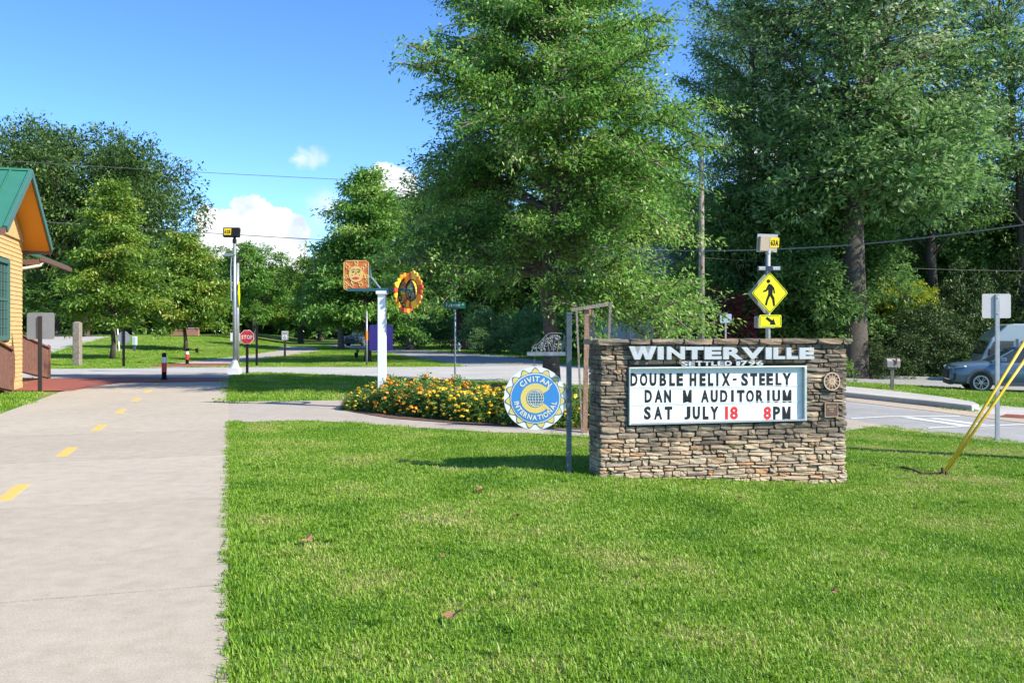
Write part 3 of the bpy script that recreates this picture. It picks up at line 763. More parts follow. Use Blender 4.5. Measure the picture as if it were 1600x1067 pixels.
dense = make_tree('dense dark evergreen tree behind the crossing beacon panel', 'evergreen_tree', M_BARK, L_DEEP, AT(1195, 44), lo(9.5, .24, (0, 0, 5.2), (3.9, 3.4, 4.4), 58, 1.2, .25, 12, 70, 33, tint=.5, low=-.95, fork=.3))
for lab, px, d, rz, sc, lm in [
    ('dark evergreen tree between the crossing sign and the oak trunk', 1275, 43, 1.0, (1.0, 1.0, 1.0), None),
    ('dense dark tree just right of the tall oak trunk', 1385, 66, 2.2, (1.15, 1.1, 1.1), L_DARK),
    ('dark broadleaf tree above the blue car', 1480, 56, 3.1, (1.05, 1, 1.05), L_DARK),
    ('dark broadleaf tree above the camper van at the edge of the photo', 1590, 56, 4.0, (1.1, 1, 1.0), L_DEEP),
    ('shadowy tree behind the red-leaved maple', 1130, 52, 5.2, (1.05, 1, .9), None),
    ('shadowy tree behind the trunk of the tall right-hand oak', 1335, 60, .4, (1.5, 1.4, 1.2), None),
    ('shadowy background tree above the grey house roof', 1430, 66, .9, (1.7, 1.5, 1.35), L_DARK),
    ('shadowy background tree behind the crossing sign pole', 1215, 62, 1.9, (1.5, 1.4, 1.25), L_DARK),
    ('shadowy background tree at the edge of the photo behind the van', 1640, 55, 2.9, (1.5, 1.4, 1.4), L_DEEP)]:
    tree_copy(dense, lab, AT(px, d), rz, sc, lm, 'dense trees behind the side street')
# small ornamental trees and shrubs
red = make_tree('dark red-leaved maple behind the wooden utility pole', 'maple_tree', M_BARK, L_RED, AT(1136, 41), lo(3.6, .07, (0, 0, 2.3), (1.7, 1.3, 1.5), 26, .5, .13, 9, 26, 35, tint=.4, low=-.9, fork=.3))
lime = make_tree('yellow-green maple under the grey house roof', 'maple_tree', M_BARK, L_LIME, AT(1415, 46), lo(5.0, .07, (0, 0, 3.6), (1.75, 1.4, 1.25), 30, .5, .15, 10, 34, 36, tint=.45, low=-.7, fork=.35))
M_STEM = mat('stem', (.10, .08, .05), .9)
def shrub(label, leafm, px, d, r3, nl=22, rl=None, leaf=.12, k=9, per=26, seed=1, tint=.45, name='shrub', group=None):
    rl = rl or min(r3) * .42
    def b(c, m):
        lobed(c, None, (0, 0, 0), 1, .05, (0, 0, r3[2] * .82), r3, nl, rl, leaf, k, per, tint=tint, seed=seed, low=-.95)
        r = random.Random(seed)
        for i in range(5): m.tube([(r.uniform(-.1, .1), r.uniform(-.1, .1), -.05), (r.uniform(-.4, .4) * r3[0], r.uniform(-.4, .4) * r3[1], r3[2] * .9)], [.03, .012], 5)
    t = make_tree(label, name, M_STEM, leafm, AT(px, d), b, 'shrub', group)
    for c in t.children:
        if c.name.startswith('trunk'): c.name = 'stems'
        if c.name.startswith('crown'): c.name = 'foliage'
    return t
sh1 = shrub('large glossy dark shrub behind the mailbox', L_GLOSS, 1440, 43, (2.0, 1.5, 2.1), 34, .62, .16, 10, 32, 51)
for lab, px, d, rz, sc, lm in [
    ('glossy shrub right behind the hood of the blue car', 1515, 48, 1.0, (1.2, 1, 1.5), None),
    ('tall glossy shrub behind the back of the white roadside sign', 1580, 50, 2.0, (1.4, 1.1, 1.7), L_DARK),
    ('low dark shrub at the foot of the tall oak trunk', 1360, 41, 3.0, (.45, .5, .5), L_DEEP),
    ('dark shrub under the yellow-green maple', 1400, 42, 4.0, (.7, .7, .62), L_DARK),
    ('grey-green shrub beside the mailbox post', 1470, 45, 5.0, (.95, .8, .9), L_GREY)]:
    tree_copy(sh1, lab, AT(px, d), rz, sc, lm, 'shrubs along the side street')
b1 = shrub('bright green shrub below the arrow plaque, behind the stone sign', L_BRIGHT, 1235, 33, (1.35, .9, .75), 24, .38, .10, 9, 26, 52)
for lab, px, d, rz, sc, lm in [
    ('bright green shrub beside the back of the small grey sign', 1168, 35, 1.0, (.9, .9, .85), None),
    ('green shrub at the foot of the wooden utility pole', 1108, 41, 2.0, (.9, .9, .9), L_OAK),
    ('green shrub left of the tall oak trunk', 1295, 36, 2.7, (.8, .8, .9), L_OAK),
    ('orange-tinged hedge shrub showing over the left half of the stone sign', 985, 38, 3.0, (1.0, .7, .75), leafmat('leaf_rust', (.10, .09, .025), (.30, .20, .06), .5, .25, (.40, .22, .07)))]:
    tree_copy(b1, lab, AT(px, d), rz, sc, lm, 'shrubs seen over the stone sign')
rb = shrub('round grey-green bush left of the second street sign', L_GREY, 757, 63, (1.75, 1.5, 1.95), 28, .62, .17, 9, 28, 53)
for lab, px, d, rz, sc, lm in [
    ('low yellow-green bush in front of the round grey-green bush', 763, 60, 1, (.85, .8, .5), L_BRIGHT),
    ('bright bush right of the second street sign', 800, 64, 2, (.9, .8, .85), L_BRIGHT),
    ('wide bush left of the oak trunk across the road', 828, 60, 3, (1.1, .9, .95), L_YOUNG),
    ('tuft of pale grass-like bush at the road edge behind the emblem sign', 826, 52, 4, (.6, .5, .38), L_BRIGHT),
    ('small yellow-green bush at the far road edge under the ring sculpture', 652, 78, 5, (.7, .7, .75), L_BRIGHT),
    ('dark bush at the far road edge left of the red board fence', 690, 80, 6, (1.4, 1, .8), L_DARK),
    ('dark bush at the far road edge beside the purple panel', 630, 84, .5, (1.3, 1, .8), L_DARK),
    ('dark bush right of the oak trunk across the road', 905, 60, 1.5, (1.4, 1, .9), L_OAK)]:
    tree_copy(rb, lab, AT(px, d), rz, sc, lm, 'bushes along the far road edge')
# far-off wood that closes the horizon: one mass
def far_wood(cr, mb):
    for a in range(-46, 47):
        th = R(a * 1.05); d = 165 + 12 * math.sin(a * 1.7)
        lobed(cr, None, (0, 0, 0), 1, .1, (d * math.sin(th), d * math.cos(th), 4.5), (4.5, 4, 4.6 + 1.5 * math.sin(a * 2.3)), 20, 1.9, 1.5, 5, 13, tint=.45, seed=100 + a, low=-1)
cr = Crown(); far_wood(cr, None)
o = bpy.data.objects.new('far_wood', cr.mesh('far_wood', L_DARK, .6)); COL.objects.link(o); o['kind'] = 'stuff'

# ------------------------------------------------------------------ grass blades
def in_poly(px, py, poly):
    x = np.array([p[0] for p in poly]); y = np.array([p[1] for p in poly]); inside = np.zeros(len(px), bool); j = len(x) - 1
    for i in range(len(x)):
        c = ((y[i] > py) != (y[j] > py)) & (px < (x[j] - x[i]) * (py - y[i]) / (y[j] - y[i] + 1e-12) + x[i])
        inside ^= c; j = i
    return inside
def tuft(name, n, half, hmin, hmax, wmin, wmax, seed, lean=.75):
    g = np.random.default_rng(seed)
    c = np.column_stack([g.uniform(-half, half, n), g.uniform(-half, half, n), np.full(n, -.004)])
    az = g.uniform(0, 2 * np.pi, n); ln = (g.uniform(.1, 1.55, n) * lean).clip(0, 1.6)
    h = g.uniform(hmin, hmax, n); wd = g.uniform(wmin, wmax, n)
    d = np.column_stack([np.cos(az), np.sin(az), np.zeros(n)]); sd = np.column_stack([-np.sin(az), np.cos(az), np.zeros(n)])
    p1 = c + (d * (np.sin(ln * .5)[:, None]) + np.array([0, 0, 1]) * np.cos(ln * .5)[:, None]) * (h * .55)[:, None]
    p2 = p1 + (d * (np.sin(ln)[:, None]) + np.array([0, 0, 1]) * np.cos(ln)[:, None]) * (h * .45)[:, None]
    v = np.empty((n, 5, 3)); v[:, 0] = c - sd * (wd * .4)[:, None]; v[:, 1] = c + sd * (wd * .4)[:, None]
    v[:, 2] = p1 + sd * (wd * .5)[:, None]; v[:, 3] = p1 - sd * (wd * .5)[:, None]; v[:, 4] = p2
    f = []; 
    for i in range(n): f += [(5 * i, 5 * i + 1, 5 * i + 2, 5 * i + 3), (5 * i + 3, 5 * i + 2, 5 * i + 4)]
    me = bpy.data.meshes.new(name); me.from_pydata(v.reshape(-1, 3).tolist(), [], f); me.materials.append(M_BLADE)
    at = me.attributes.new('tint', 'FLOAT', 'FACE'); at.data.foreach_set('value', np.repeat(np.clip(g.normal(.5, .28, n), 0, 1), 2).astype(np.float32))
    return me
def scatter(name, pts, scales, protos):
    me = bpy.data.meshes.new(name); me.from_pydata([tuple(p) for p in pts], [], [])
    a = me.attributes.new('rotz', 'FLOAT', 'POINT'); a.data.foreach_set('value', rng.uniform(0, 6.283, len(pts)).astype(np.float32))
    a = me.attributes.new('size', 'FLOAT', 'POINT'); a.data.foreach_set('value', np.asarray(scales, np.float32))
    a = me.attributes.new('pick', 'INT', 'POINT'); a.data.foreach_set('value', rng.integers(0, len(protos), len(pts)).astype(np.int32))
    ob = bpy.data.objects.new(name, me); COL.objects.link(ob)
    ng = bpy.data.node_groups.new(name, 'GeometryNodeTree')
    ng.interface.new_socket('Geometry', in_out='INPUT', socket_type='NodeSocketGeometry'); ng.interface.new_socket('Geometry', in_out='OUTPUT', socket_type='NodeSocketGeometry')
    gi = ng.nodes.new('NodeGroupInput'); goo = ng.nodes.new('NodeGroupOutput')
    iop = ng.nodes.new('GeometryNodeInstanceOnPoints'); ng.links.new(gi.outputs[0], iop.inputs['Points'])
    g2i = ng.nodes.new('GeometryNodeGeometryToInstance')
    for pm in reversed(protos):
        po = bpy.data.objects.new(name + '_tuft', pm)      # not linked to the scene: only a source for the scatter
        oi = ng.nodes.new('GeometryNodeObjectInfo'); oi.inputs['Object'].default_value = po
        ng.links.new(oi.outputs['Geometry'], g2i.inputs[0])
    ng.links.new(g2i.outputs[0], iop.inputs['Instance']); iop.inputs['Pick Instance'].default_value = True
    def attr(nm, tp):
        n = ng.nodes.new('GeometryNodeInputNamedAttribute'); n.data_type = tp; n.inputs['Name'].default_value = nm; return n.outputs[0]
    ng.links.new(attr('pick', 'INT'), iop.inputs['Instance Index'])
    cx = ng.nodes.new('ShaderNodeCombineXYZ'); ng.links.new(attr('rotz', 'FLOAT'), cx.inputs[2])
    ng.links.new(cx.outputs[0], iop.inputs['Rotation']); ng.links.new(attr('size', 'FLOAT'), iop.inputs['Scale'])
    ng.links.new(iop.outputs[0], goo.inputs[0])
    md = ob.modifiers.new('scatter', 'NODES'); md.node_group = ng
    ob['kind'] = 'stuff'
    return ob
HOUSE = [tuple(Vector(p)) for p in ((-13.4, 24.9), (-11.2, 18.0), (-30, 12), (-32, 30))]
WALLP = [(.97, 9.88), (3.97, 10.58), (3.87, 11.03), (.87, 10.33)]
POLY['plaza'] = PX((112, 614), (182, 600.5), (361, 600.5), (361, 582), (70, 584), (18, 598), (18, 614))
HARD = [POLY[k] for k in ('trail_wide', 'plaza', 'red', 'apron', 'walk', 'bed', 'xroad', 'road', 'trail2', 'lot', 'gutter', 'curb', 'ramp', 'side')] + [HOUSE, WALLP]
def lawn_points(ymin, ymax, cell, over=.0):
    """jittered grid of turf plugs over the open lawns in view"""
    xs = np.arange(-ymax * .66, ymax * .66, cell); ys_ = np.arange(ymin, ymax, cell)
    x, y = [q.ravel() for q in np.meshgrid(xs, ys_)]; n = len(x)
    x = x + rng.uniform(-.45, .45, n) * cell; y = y + rng.uniform(-.45, .45, n) * cell
    ok = np.abs(x) < y * .66 + .5
    x, y = x[ok], y[ok]; n = len(x); ok = np.ones(n, bool)
    jx = rng.normal(0, over, n); jy = rng.normal(0, over, n)
    for p in HARD: ok &= ~in_poly(x + jx, y + jy, p)
    x, y = x[ok], y[ok]
    return np.column_stack([x, y, T(x, y)])
near_t = [tuft('tuft_near', 300, .17, .016, .048, .004, .0085, 200 + i, 1.0) for i in range(6)]
far_t = [tuft('tuft_far', 150, .42, .04, .085, .012, .022, 300 + i) for i in range(4)]
P = lawn_points(3.2, 9, .165, over=.04); scatter('lawn_grass', P, rng.uniform(.75, 1.25, len(P)), near_t)
P = lawn_points(9, 19, .20, over=.04); scatter('lawn_grass', P, rng.uniform(.85, 1.3, len(P)), near_t)
def coarse(name, n, seed):
    me = tuft(name, n, .035, .05, .10, .006, .011, seed, 1.0); return me
coarse_t = [coarse('tuft_coarse', 34, 500 + i) for i in range(4)]
P = lawn_points(3.2, 13, .42, over=.04); P = P[rng.random(len(P)) < np.clip(.5 + .6 * np.sin(P[:, 0] * 1.7 + 1) * np.cos(P[:, 1] * 1.3), .05, 1)]
scatter('lawn_grass', P, rng.uniform(.6, 1.15, len(P)), coarse_t)
P = lawn_points(19, 48, .42, over=.05); scatter('lawn_grass', P, rng.uniform(.8, 1.2, len(P)), far_t)
P = lawn_points(48, 110, .75, over=.1); scatter('lawn_grass', P, rng.uniform(.9, 1.4, len(P)), far_t)
# a ragged fringe leaning over the trail edge
fringe_t = [tuft('tuft_fringe', 46, .06, .03, .075, .005, .010, 400 + i, 1.0) for i in range(4)]
NF = 1500; fo = rng.uniform(.005, .17, 1500)
s = rng.uniform(2.5, 26, NF); P = np.column_stack([TD.x * s - TN.x * fo, TD.y * s - TN.y * fo, np.zeros(NF)])
keep = np.ones(len(P), bool)
for k in ('walk', 'xroad', 'apron', 'plaza'): keep &= ~in_poly(P[:, 0] + .1, P[:, 1], POLY[k])
scatter('lawn_grass', P[keep], rng.uniform(.8, 1.2, keep.sum()), fringe_t)

# ------------------------------------------------------------------ object materials
def stone_mat():
    m = bpy.data.materials.new('ledge_stone'); m.use_nodes = True; t = m.node_tree; b = t.nodes['Principled BSDF']
    oi = t.nodes.new('ShaderNodeObjectInfo'); at = t.nodes.new('ShaderNodeAttribute'); at.attribute_name = 'tint'
    s = t.nodes.new('ShaderNodeMath'); s.operation = 'ADD'; t.links.new(oi.outputs['Random'], s.inputs[0]); t.links.new(at.outputs['Fac'], s.inputs[1])
    fr = t.nodes.new('ShaderNodeMath'); fr.operation = 'FRACT'; t.links.new(s.outputs[0], fr.inputs[0])
    c = ramp(t, fr.outputs[0], [(0, (.36, .25, .155)), (.18, (.52, .40, .27)), (.36, (.48, .37, .25)), (.52, (.33, .26, .19)), (.68, (.60, .49, .345)), (.84, (.46, .25, .12)), (1, (.46, .36, .25))])
    geo = t.nodes.new('ShaderNodeNewGeometry')
    def noise(sc, d, mp=None):
        n = t.nodes.new('ShaderNodeTexNoise'); n.inputs['Scale'].default_value = sc; n.inputs['Detail'].default_value = d; n.inputs['Roughness'].default_value = .65
        v = geo.outputs['Position']
        if mp:
            q = t.nodes.new('ShaderNodeMapping'); q.inputs['Scale'].default_value = mp; t.links.new(v, q.inputs[0]); v = q.outputs[0]
        t.links.new(v, n.inputs[0]); return n.outputs['Fac']
    fine = ramp(t, noise(38, 6, (1, 1, 2)), [(.3, (.62, .6, .58)), (.7, (1.12, 1.12, 1.1))])
    x = t.nodes.new('ShaderNodeMix'); x.data_type = 'RGBA'; x.blend_type = 'MULTIPLY'; x.inputs[0].default_value = 1
    t.links.new(c, x.inputs[6]); t.links.new(fine, x.inputs[7])
    # black algae crust: weather stain over the upper two thirds, thinning out at the foot
    sx = t.nodes.new('ShaderNodeSeparateXYZ'); t.links.new(geo.outputs['Position'], sx.inputs[0])
    hgt = t.nodes.new('ShaderNodeMapRange'); t.links.new(sx.outputs['Z'], hgt.inputs[0]); hgt.inputs['From Min'].default_value = .05; hgt.inputs['From Max'].default_value = .42
    hgt.inputs['To Min'].default_value = -.30; hgt.inputs['To Max'].default_value = .10
    a = t.nodes.new('ShaderNodeMath'); a.operation = 'ADD'; t.links.new(noise(2.0, 5, (1.0, 1.0, 1.9)), a.inputs[0]); t.links.new(hgt.outputs[0], a.inputs[1])
    a2 = t.nodes.new('ShaderNodeMath'); a2.operation = 'MULTIPLY_ADD'; t.links.new(fr.outputs[0], a2.inputs[0]); a2.inputs[1].default_value = .22; t.links.new(a.outputs[0], a2.inputs[2])
    f = ramp(t, a2.outputs[0], [(.53, (0, 0, 0)), (.73, (.88,) * 3)])
    d = ramp(t, noise(25, 5), [(.3, (.055, .045, .034)), (.75, (.15, .125, .095))])
    y = t.nodes.new('ShaderNodeMix'); y.data_type = 'RGBA'; t.links.new(f, y.inputs[0]); t.links.new(x.outputs[2], y.inputs[6]); t.links.new(d, y.inputs[7])
    t.links.new(y.outputs[2], b.inputs['Base Color']); b.inputs['Roughness'].default_value = .9
    bp = t.nodes.new('ShaderNodeBump'); bp.inputs['Strength'].default_value = .8; bp.inputs['Distance'].default_value = .012
    t.links.new(noise(45, 5, (1, 1, 2.2)), bp.inputs['Height']); t.links.new(bp.outputs[0], b.inputs['Normal'])
    return m
M_STONE = stone_mat()
M_CORE = mat('mortar_dark', (.06, .05, .042), .95)  # dark mortar colour of the backing core between the stones
M_ALU = mat('aluminium', (.42, .44, .45), .45, .2, 12, metal=.6)
M_GALV = mat('galvanised', (.40, .42, .44), .5, .25, 9, metal=.55)
M_SIGNBACK = mat('sign_back_grey', (.34, .34, .35), .55, .12, 5, metal=.3)
M_WHITE = mat('white_paint', (.78, .78, .77), .5, .06, 6)
M_LETTER = mat('pewter_letter', (.43, .46, .475), .5, .16, 14)
M_BOARD = mat('board_white', (.80, .81, .80), .35, .04, 4)
M_TRACK = mat('board_track', (.60, .62, .62), .4)
M_TILE = mat('clear_tile', (.77, .785, .785), .25)
M_BLACKL = mat('letter_black', (.016, .02, .02), .5, spec=.2)
M_REDL = mat('letter_red', (.55, .022, .022), .4)
M_FRAME = mat('board_frame', (.46, .52, .50), .45, .2, 10, metal=.4)
M_BRONZE = mat('bronze_plaque', (.105, .055, .035), .55, .2, 20)
M_BRASS = mat('plaque_tan', (.52, .38, .25), .5, .15, 25)
M_STEEL = mat('painted_steel', (.10, .13, .15), .45, col2=(.055, .07, .08), scale=9, metal=.2)
M_STEELG = mat('grey_painted_steel', (.21, .25, .28), .5, col2=(.10, .125, .145), scale=12)
M_YEL = mat('emblem_yellow', (.72, .56, .16), .5, .05, 8)
M_BLUE = mat('emblem_blue', (.045, .24, .58), .45, .06, 6)
M_OUTL = mat('emblem_outline', (.05, .16, .26), .5)
M_CREAM = mat('emblem_cream', (.74, .68, .48), .5)
M_ROPE = mat('brown_hanger', (.14, .07, .05), .8)
M_WOODG = mat('grey_wood', (.30, .255, .205), .9, col2=(.17, .14, .11), scale=9, bump=.6, bscale=30)
M_WOODR = mat('red_wood', (.22, .10, .065), .8, col2=(.13, .06, .04), scale=8, bump=.4, bscale=30)
M_WOODT = mat('tan_wood', (.40, .24, .16), .85, col2=(.26, .15, .10), scale=8, bump=.5, bscale=30)
M_TEAL = mat('teal_steel', (.02, .09, .115), .45)
M_BLACK = mat('black_paint', (.014, .014, .014), .6, spec=.15)
M_DKBROWN = mat('dark_post', (.045, .035, .03), .6)
M_RED = mat('sign_red', (.58, .03, .03), .4)
M_FYEL = mat('fluorescent_yellow', (.82, .80, .0), .45)
M_YTAG = mat('tag_yellow', (.70, .52, .02), .6, spec=.2)
M_GREEN = mat('sign_green', (.0, .17, .115), .45)
M_PURPLE = mat('purple_panel', (.20, .09, .50), .5, .06, 5)
M_GUY = mat('guy_guard_yellow', (.78, .50, .02), .45, col2=(.62, .38, .02), scale=9)
M_RUST = mat('rust', (.10, .055, .035), .9, .4, 30)
M_WIRE = mat('wire', (.045, .045, .045), .6)
M_WIREG = mat('wire_grey', (.16, .165, .17), .6)
M_ORANGE = mat('orange_tape', (.72, .20, .02), .5)

# ------------------------------------------------------------------ stone sign wall
WO = Vector((.976, 9.90, 0)); WA = math.atan2(.228, .9736); WL = 3.06; WT = .43
def WS(px):
    k = (px - 800) / FPX; return (k * WO.y - WO.x) / (.9736 - .228 * k)
def WD(s): return WO.y + .228 * s
def WZ(px, py): return EYE + (HOR - py) / FPX * WD(WS(px))
wall = thing('stone_sign', 'stacked ledge-stone wall sign with white message board and pale WINTERVILLE letters', 'sign', WO, WA)
def stone_proto(seed):
    g = random.Random(seed); bm = bmesh.new(); bmesh.ops.create_cube(bm, size=1)
    bmesh.ops.subdivide_edges(bm, edges=bm.edges[:], cuts=1, use_grid_fill=True)
    for v in bm.verts:
        n = sum(abs(c) > .4 for c in v.co)
        k = {3: .93, 2: .975, 1: 1.0}.get(n, 1)
        v.co = Vector((v.co.x * (k if n == 3 else (.97 if n == 2 else 1)) + g.uniform(-.035, .035), v.co.y * k + g.uniform(-.05, .05), v.co.z * (k if n > 1 else 1) + g.uniform(-.07, .07)))
    v_ = [tuple(v.co) for v in bm.verts]; f_ = [tuple(x.index for x in f.verts) for f in bm.faces]; bm.free()
    return v_, f_
bmesh_protos = [stone_proto(i) for i in range(26)]
stone_meshes = []
for i, (v_, f_) in enumerate(bmesh_protos):
    mb = MB(); mb.add(v_, f_, None, i / 26.0); stone_meshes.append(mb.mesh('stone', M_STONE))
BX0, BX1, BZ0, BZ1 = WS(983) - .012, WS(1257) + .012, WZ(985, 664), WZ(985, 573.8)
stones = []   # (x, y, z, lx, dy, h, visible)
def course_fill(x0, x1, z, h, axis, vis):
    x = x0
    while x < x1 - .02:
        l = rnd.choice([.07, .10, .13, .16, .2, .24, .29]) * rnd.uniform(.85, 1.15)
        if x1 - x - l < .06: l = x1 - x
        stones.append((x + l / 2, z + h / 2, l - .009, h - .007, axis, vis)); x += l
z = -.40
while z < 1.425:
    h = min(rnd.choice([.036, .042, .05, .055, .06, .07]) * rnd.uniform(.9, 1.1), 1.437 - z)
    if h < .02: break
    # a course never straddles the board's edge
    for e in (BZ0, BZ1):
        if z < e - .004 < z + h: h = e - z if e - z > .025 else h
    o = rnd.uniform(-.012, .012)
    if z + h > BZ0 + .004 and z < BZ1 - .004:
        course_fill(o, BX0 - .004, z, h, 'f', z > -.3); course_fill(BX1 + .004, WL + o, z, h, 'f', True)
    else: course_fill(o, WL + o, z, h, 'f', z > -.3)
    course_fill(.06, WT - .06, z, h, 'l', z > -.05); course_fill(.06, WT - .06, z, h, 'r', False); course_fill(0, WL, z, h, 'b', False)
    z += h
vis = sorted([i for i, s_ in enumerate(stones) if s_[5] and s_[1] > (-.03 if s_[0] < 1.4 else -.2)], key=lambda i: -stones[i][2] * stones[i][3])
single = set(vis[:286])
smb = MB()
for i, (a, zc, l, h, ax, vv) in enumerate(stones):
    j = rnd.uniform(-.011, .011); dp = .16
    if ax == 'f': c = (a, dp / 2 + j - .004, zc); sc = (l, dp, h)
    elif ax == 'b': c = (a, WT - dp / 2 + j, zc); sc = (l, dp, h)
    elif ax == 'l': c = (dp / 2 + j, a, zc); sc = (dp, l, h)
    else: c = (WL - dp / 2 + j, a, zc); sc = (dp, l, h)
    rz = rnd.uniform(-.02, .02); ry = rnd.uniform(-.012, .012)
    k = rnd.randrange(26)
    if i in single:
        ob = bpy.data.objects.new('stone', stone_meshes[k]); COL.objects.link(ob); ob.parent = wall
        ob.location = c; ob.scale = sc; ob.rotation_euler = (0, ry, rz)
    else:
        v_, f_ = bmesh_protos[k]
        smb.add(v_, f_, Matrix.Translation(c) @ Matrix.Rotation(rz, 4, 'Z') @ Matrix.Diagonal((*sc, 1)), rnd.random())
tag(smb.build('small_stones', M_STONE, wall), kind='stuff')
mb = MB(); mb.box(.02, WL - .02, .05, WT - .03, -.4, BZ0); mb.box(.02, BX0, .05, WT - .03, BZ0, BZ1); mb.box(BX1, WL - .02, .05, WT - .03, BZ0, BZ1)
mb.box(BX0, BX1, .14, WT - .03, BZ0, BZ1); mb.box(.02, WL - .02, .05, WT - .03, BZ1, 1.44); mb.build('core', M_CORE, wall)
x = -.05
i = 0
while x < WL + .03:
    l = min(rnd.uniform(.24, .46), WL + .06 - x)
    if WL + .06 - x - l < .12: l = WL + .06 - x
    for y0, y1 in ((-.05, .20), (.205, WT + .05)):
        ob = bpy.data.objects.new('cap_stone', stone_meshes[i % 26]); COL.objects.link(ob); ob.parent = wall; i += 7
        ob.location = (x + l / 2, (y0 + y1) / 2 + rnd.uniform(-.006, .006), 1.438 + .031 + rnd.uniform(-.004, .004)); ob.scale = (l - .012, y1 - y0, .062)
        ob.rotation_euler = (rnd.uniform(-.02, .02), rnd.uniform(-.01, .01), 0)
    x += l
# moss pad and message board
board = thing('message_board', None, None); board.parent = wall
del_keys = [k for k in ('label', 'category') if k in board.keys()]
mb = MB(); fy = -.035; fw = .02
mb.box(BX0, BX1, fy, .13, BZ0, BZ0 + fw); mb.box(BX0, BX1, fy, .13, BZ1 - fw, BZ1)
mb.box(BX0, BX0 + fw * .7, fy, .13, BZ0 + fw + .001, BZ1 - fw - .001); mb.box(BX1 - fw * 1.6, BX1, fy, .13, BZ0 + fw + .001, BZ1 - fw - .001)
mb.build('frame', M_FRAME, board, bevel=.004)
mb = MB(); mb.box(BX0 + .012, BX1 - .03, .018, .05, BZ0 + .02, BZ1 - .02); mb.build('panel', M_BOARD, board)
mb = MB(); mb.box(BX0 + .03, BX1 - .02, fy - .004, fy - .0005, BZ0 + .004, BZ0 + .026); mb.build('lower_rail', M_ALU, board)
for py in (579.5, 605.0, 630.0):
    z0 = WZ(1120, py); mb = MB(); mb.box(BX0 + .022, BX1 - .05, .0135, .0172, z0 - .012, z0 - .003); mb.box(BX0 + .022, BX1 - .05, .0125, .0175, z0 + .006, z0 + .012); mb.build('track', M_TRACK, board)
def crop(a): return 900 + a * .28125
rows = [('DOUBLEHELIX-STEELY', [305, 345, 358, 400, 412, 450, 468, 505, 522, 553, 562, 598, 635, 672, 690, 724, 737, 767, 783, 795, 813, 860, 876, 896, 922, 960, 972, 1011, 1022, 1054, 1062, 1099, 1113, 1145, 1152, 1199], 295, 367),
        ('DANMAUDITORIUM', [385, 425, 440, 484, 493, 532, 598, 646, 698, 742, 752, 791, 805, 845, 866, 880, 898, 940, 949, 992, 1004, 1046, 1066, 1080, 1095, 1138, 1152, 1201], 388, 459),
        ('SATJULY188PM', [381, 419, 437, 482, 497, 538, 605, 639, 652, 692, 708, 740, 750, 795, 832, 848, 860, 903, 1046, 1088, 1099, 1138, 1150, 1196], 480, 553)]
lcount = 0
for txt, xs, y0, y1 in rows:
    for i, ch in enumerate(txt):
        xa, xb = WS(crop(xs[2 * i])), WS(crop(xs[2 * i + 1])); pc = crop((xs[2 * i] + xs[2 * i + 1]) / 2)
        za, zb = WZ(pc, 500 + y1 * .28125), WZ(pc, 500 + y0 * .28125)
        if ch == '-': za, zb = za + (zb - za) * .44, za + (zb - za) * .60
        mb = MB(); put_glyph(mb, ch, xa, xb, za, zb, .0145, .002, .055 if ch in 'EHILTFUJVXYNK1' else .04)
        redc = (txt[0] == 'S' and i in (7, 8, 9))
        lt = mb.build('letter', M_REDL if redc else M_BLACKL, board)
        if redc: lt['label'] = 'red numeral'
        if ch != '-':
            mb = MB(); mb.box(xa - .012, xb + .012, .0165, .0178, za - .012, zb + .012); mb.build('letter_tile', M_TILE, board)
wv = [('W', 980, 1023), ('I', 1024.5, 1034), ('N', 1039, 1067), ('T', 1068, 1096), ('E', 1097.5, 1124), ('R', 1126.5, 1157), ('V', 1155, 1190), ('I', 1192.5, 1202), ('L', 1204.5, 1223), ('L', 1225, 1243), ('E', 1245, 1268)]
for ch, a, b in wv:
    mb = MB(); put_glyph(mb, ch, WS(a), WS(b), WZ(a, 561.6 - (a - 980) * .003), WZ(a, 541 + (a - 980) * .0075), -.043, .030, .045 if ch in 'NRV' else .058); mb.build('raised_letter', M_LETTER, wall)
mb = MB()
px = 1062.5
for ch, w_ in zip('SETTLED 1796', [11.5, 11, 12, 12, 10, 11, 12.5, 5.5, 7, 12, 12, 12.5]):
    if ch != ' ':
        mb = MB(); put_glyph(mb, ch, WS(px), WS(px + w_ - 1.2), WZ(1120, 571.4), WZ(1120, 563.6), -.032, .014, .03 if ch in '96ES' else .045); mb.build('raised_letter', M_LETTER, wall)
    px += w_
# round bronze medallion and square plaque
cx, cz = WS(1297), WZ(1297, 595.5); rr = .105
med = MB(); med.prism([(cx + x, cz + z) for x, z in disc(rr, 32)], -.034, -.012); med = med.build('medallion', M_BRONZE, wall)
mb = MB(); mb.ring(rr * .90, rr * 1.02, -.042, -.030, 32, cx=cx, cz=cz)
mb.ring(rr * .20, rr * .38, -.044, -.0345, 24, cx=cx, cz=cz); mb.ring(rr * .05, rr * .14, -.046, -.0345, 16, cx=cx, cz=cz)
for k in range(12):
    th = k * math.pi / 6; c, s = math.cos(th), math.sin(th)
    mb.bar((cx + c * rr * .46, -.0375, cz + s * rr * .46), (cx + c * rr * .9, -.0375, cz + s * rr * .9), .009, .006)
    t2 = th + math.pi / 12; c, s = math.cos(t2), math.sin(t2)
    mb.add([(cx + math.cos(t2 - .2) * rr * .36, -.041, cz + math.sin(t2 - .2) * rr * .44), (cx + math.cos(t2 + .2) * rr * .36, -.041, cz + math.sin(t2 + .2) * rr * .44), (cx + c * rr * .66, -.038, cz + s * rr * .66)], [(0, 1, 2)])
mb.build('medallion_relief', M_BRASS, med)
x0, x1, z0, z1 = WS(1286.5), WS(1307), WZ(1297, 651), WZ(1297, 628.5)
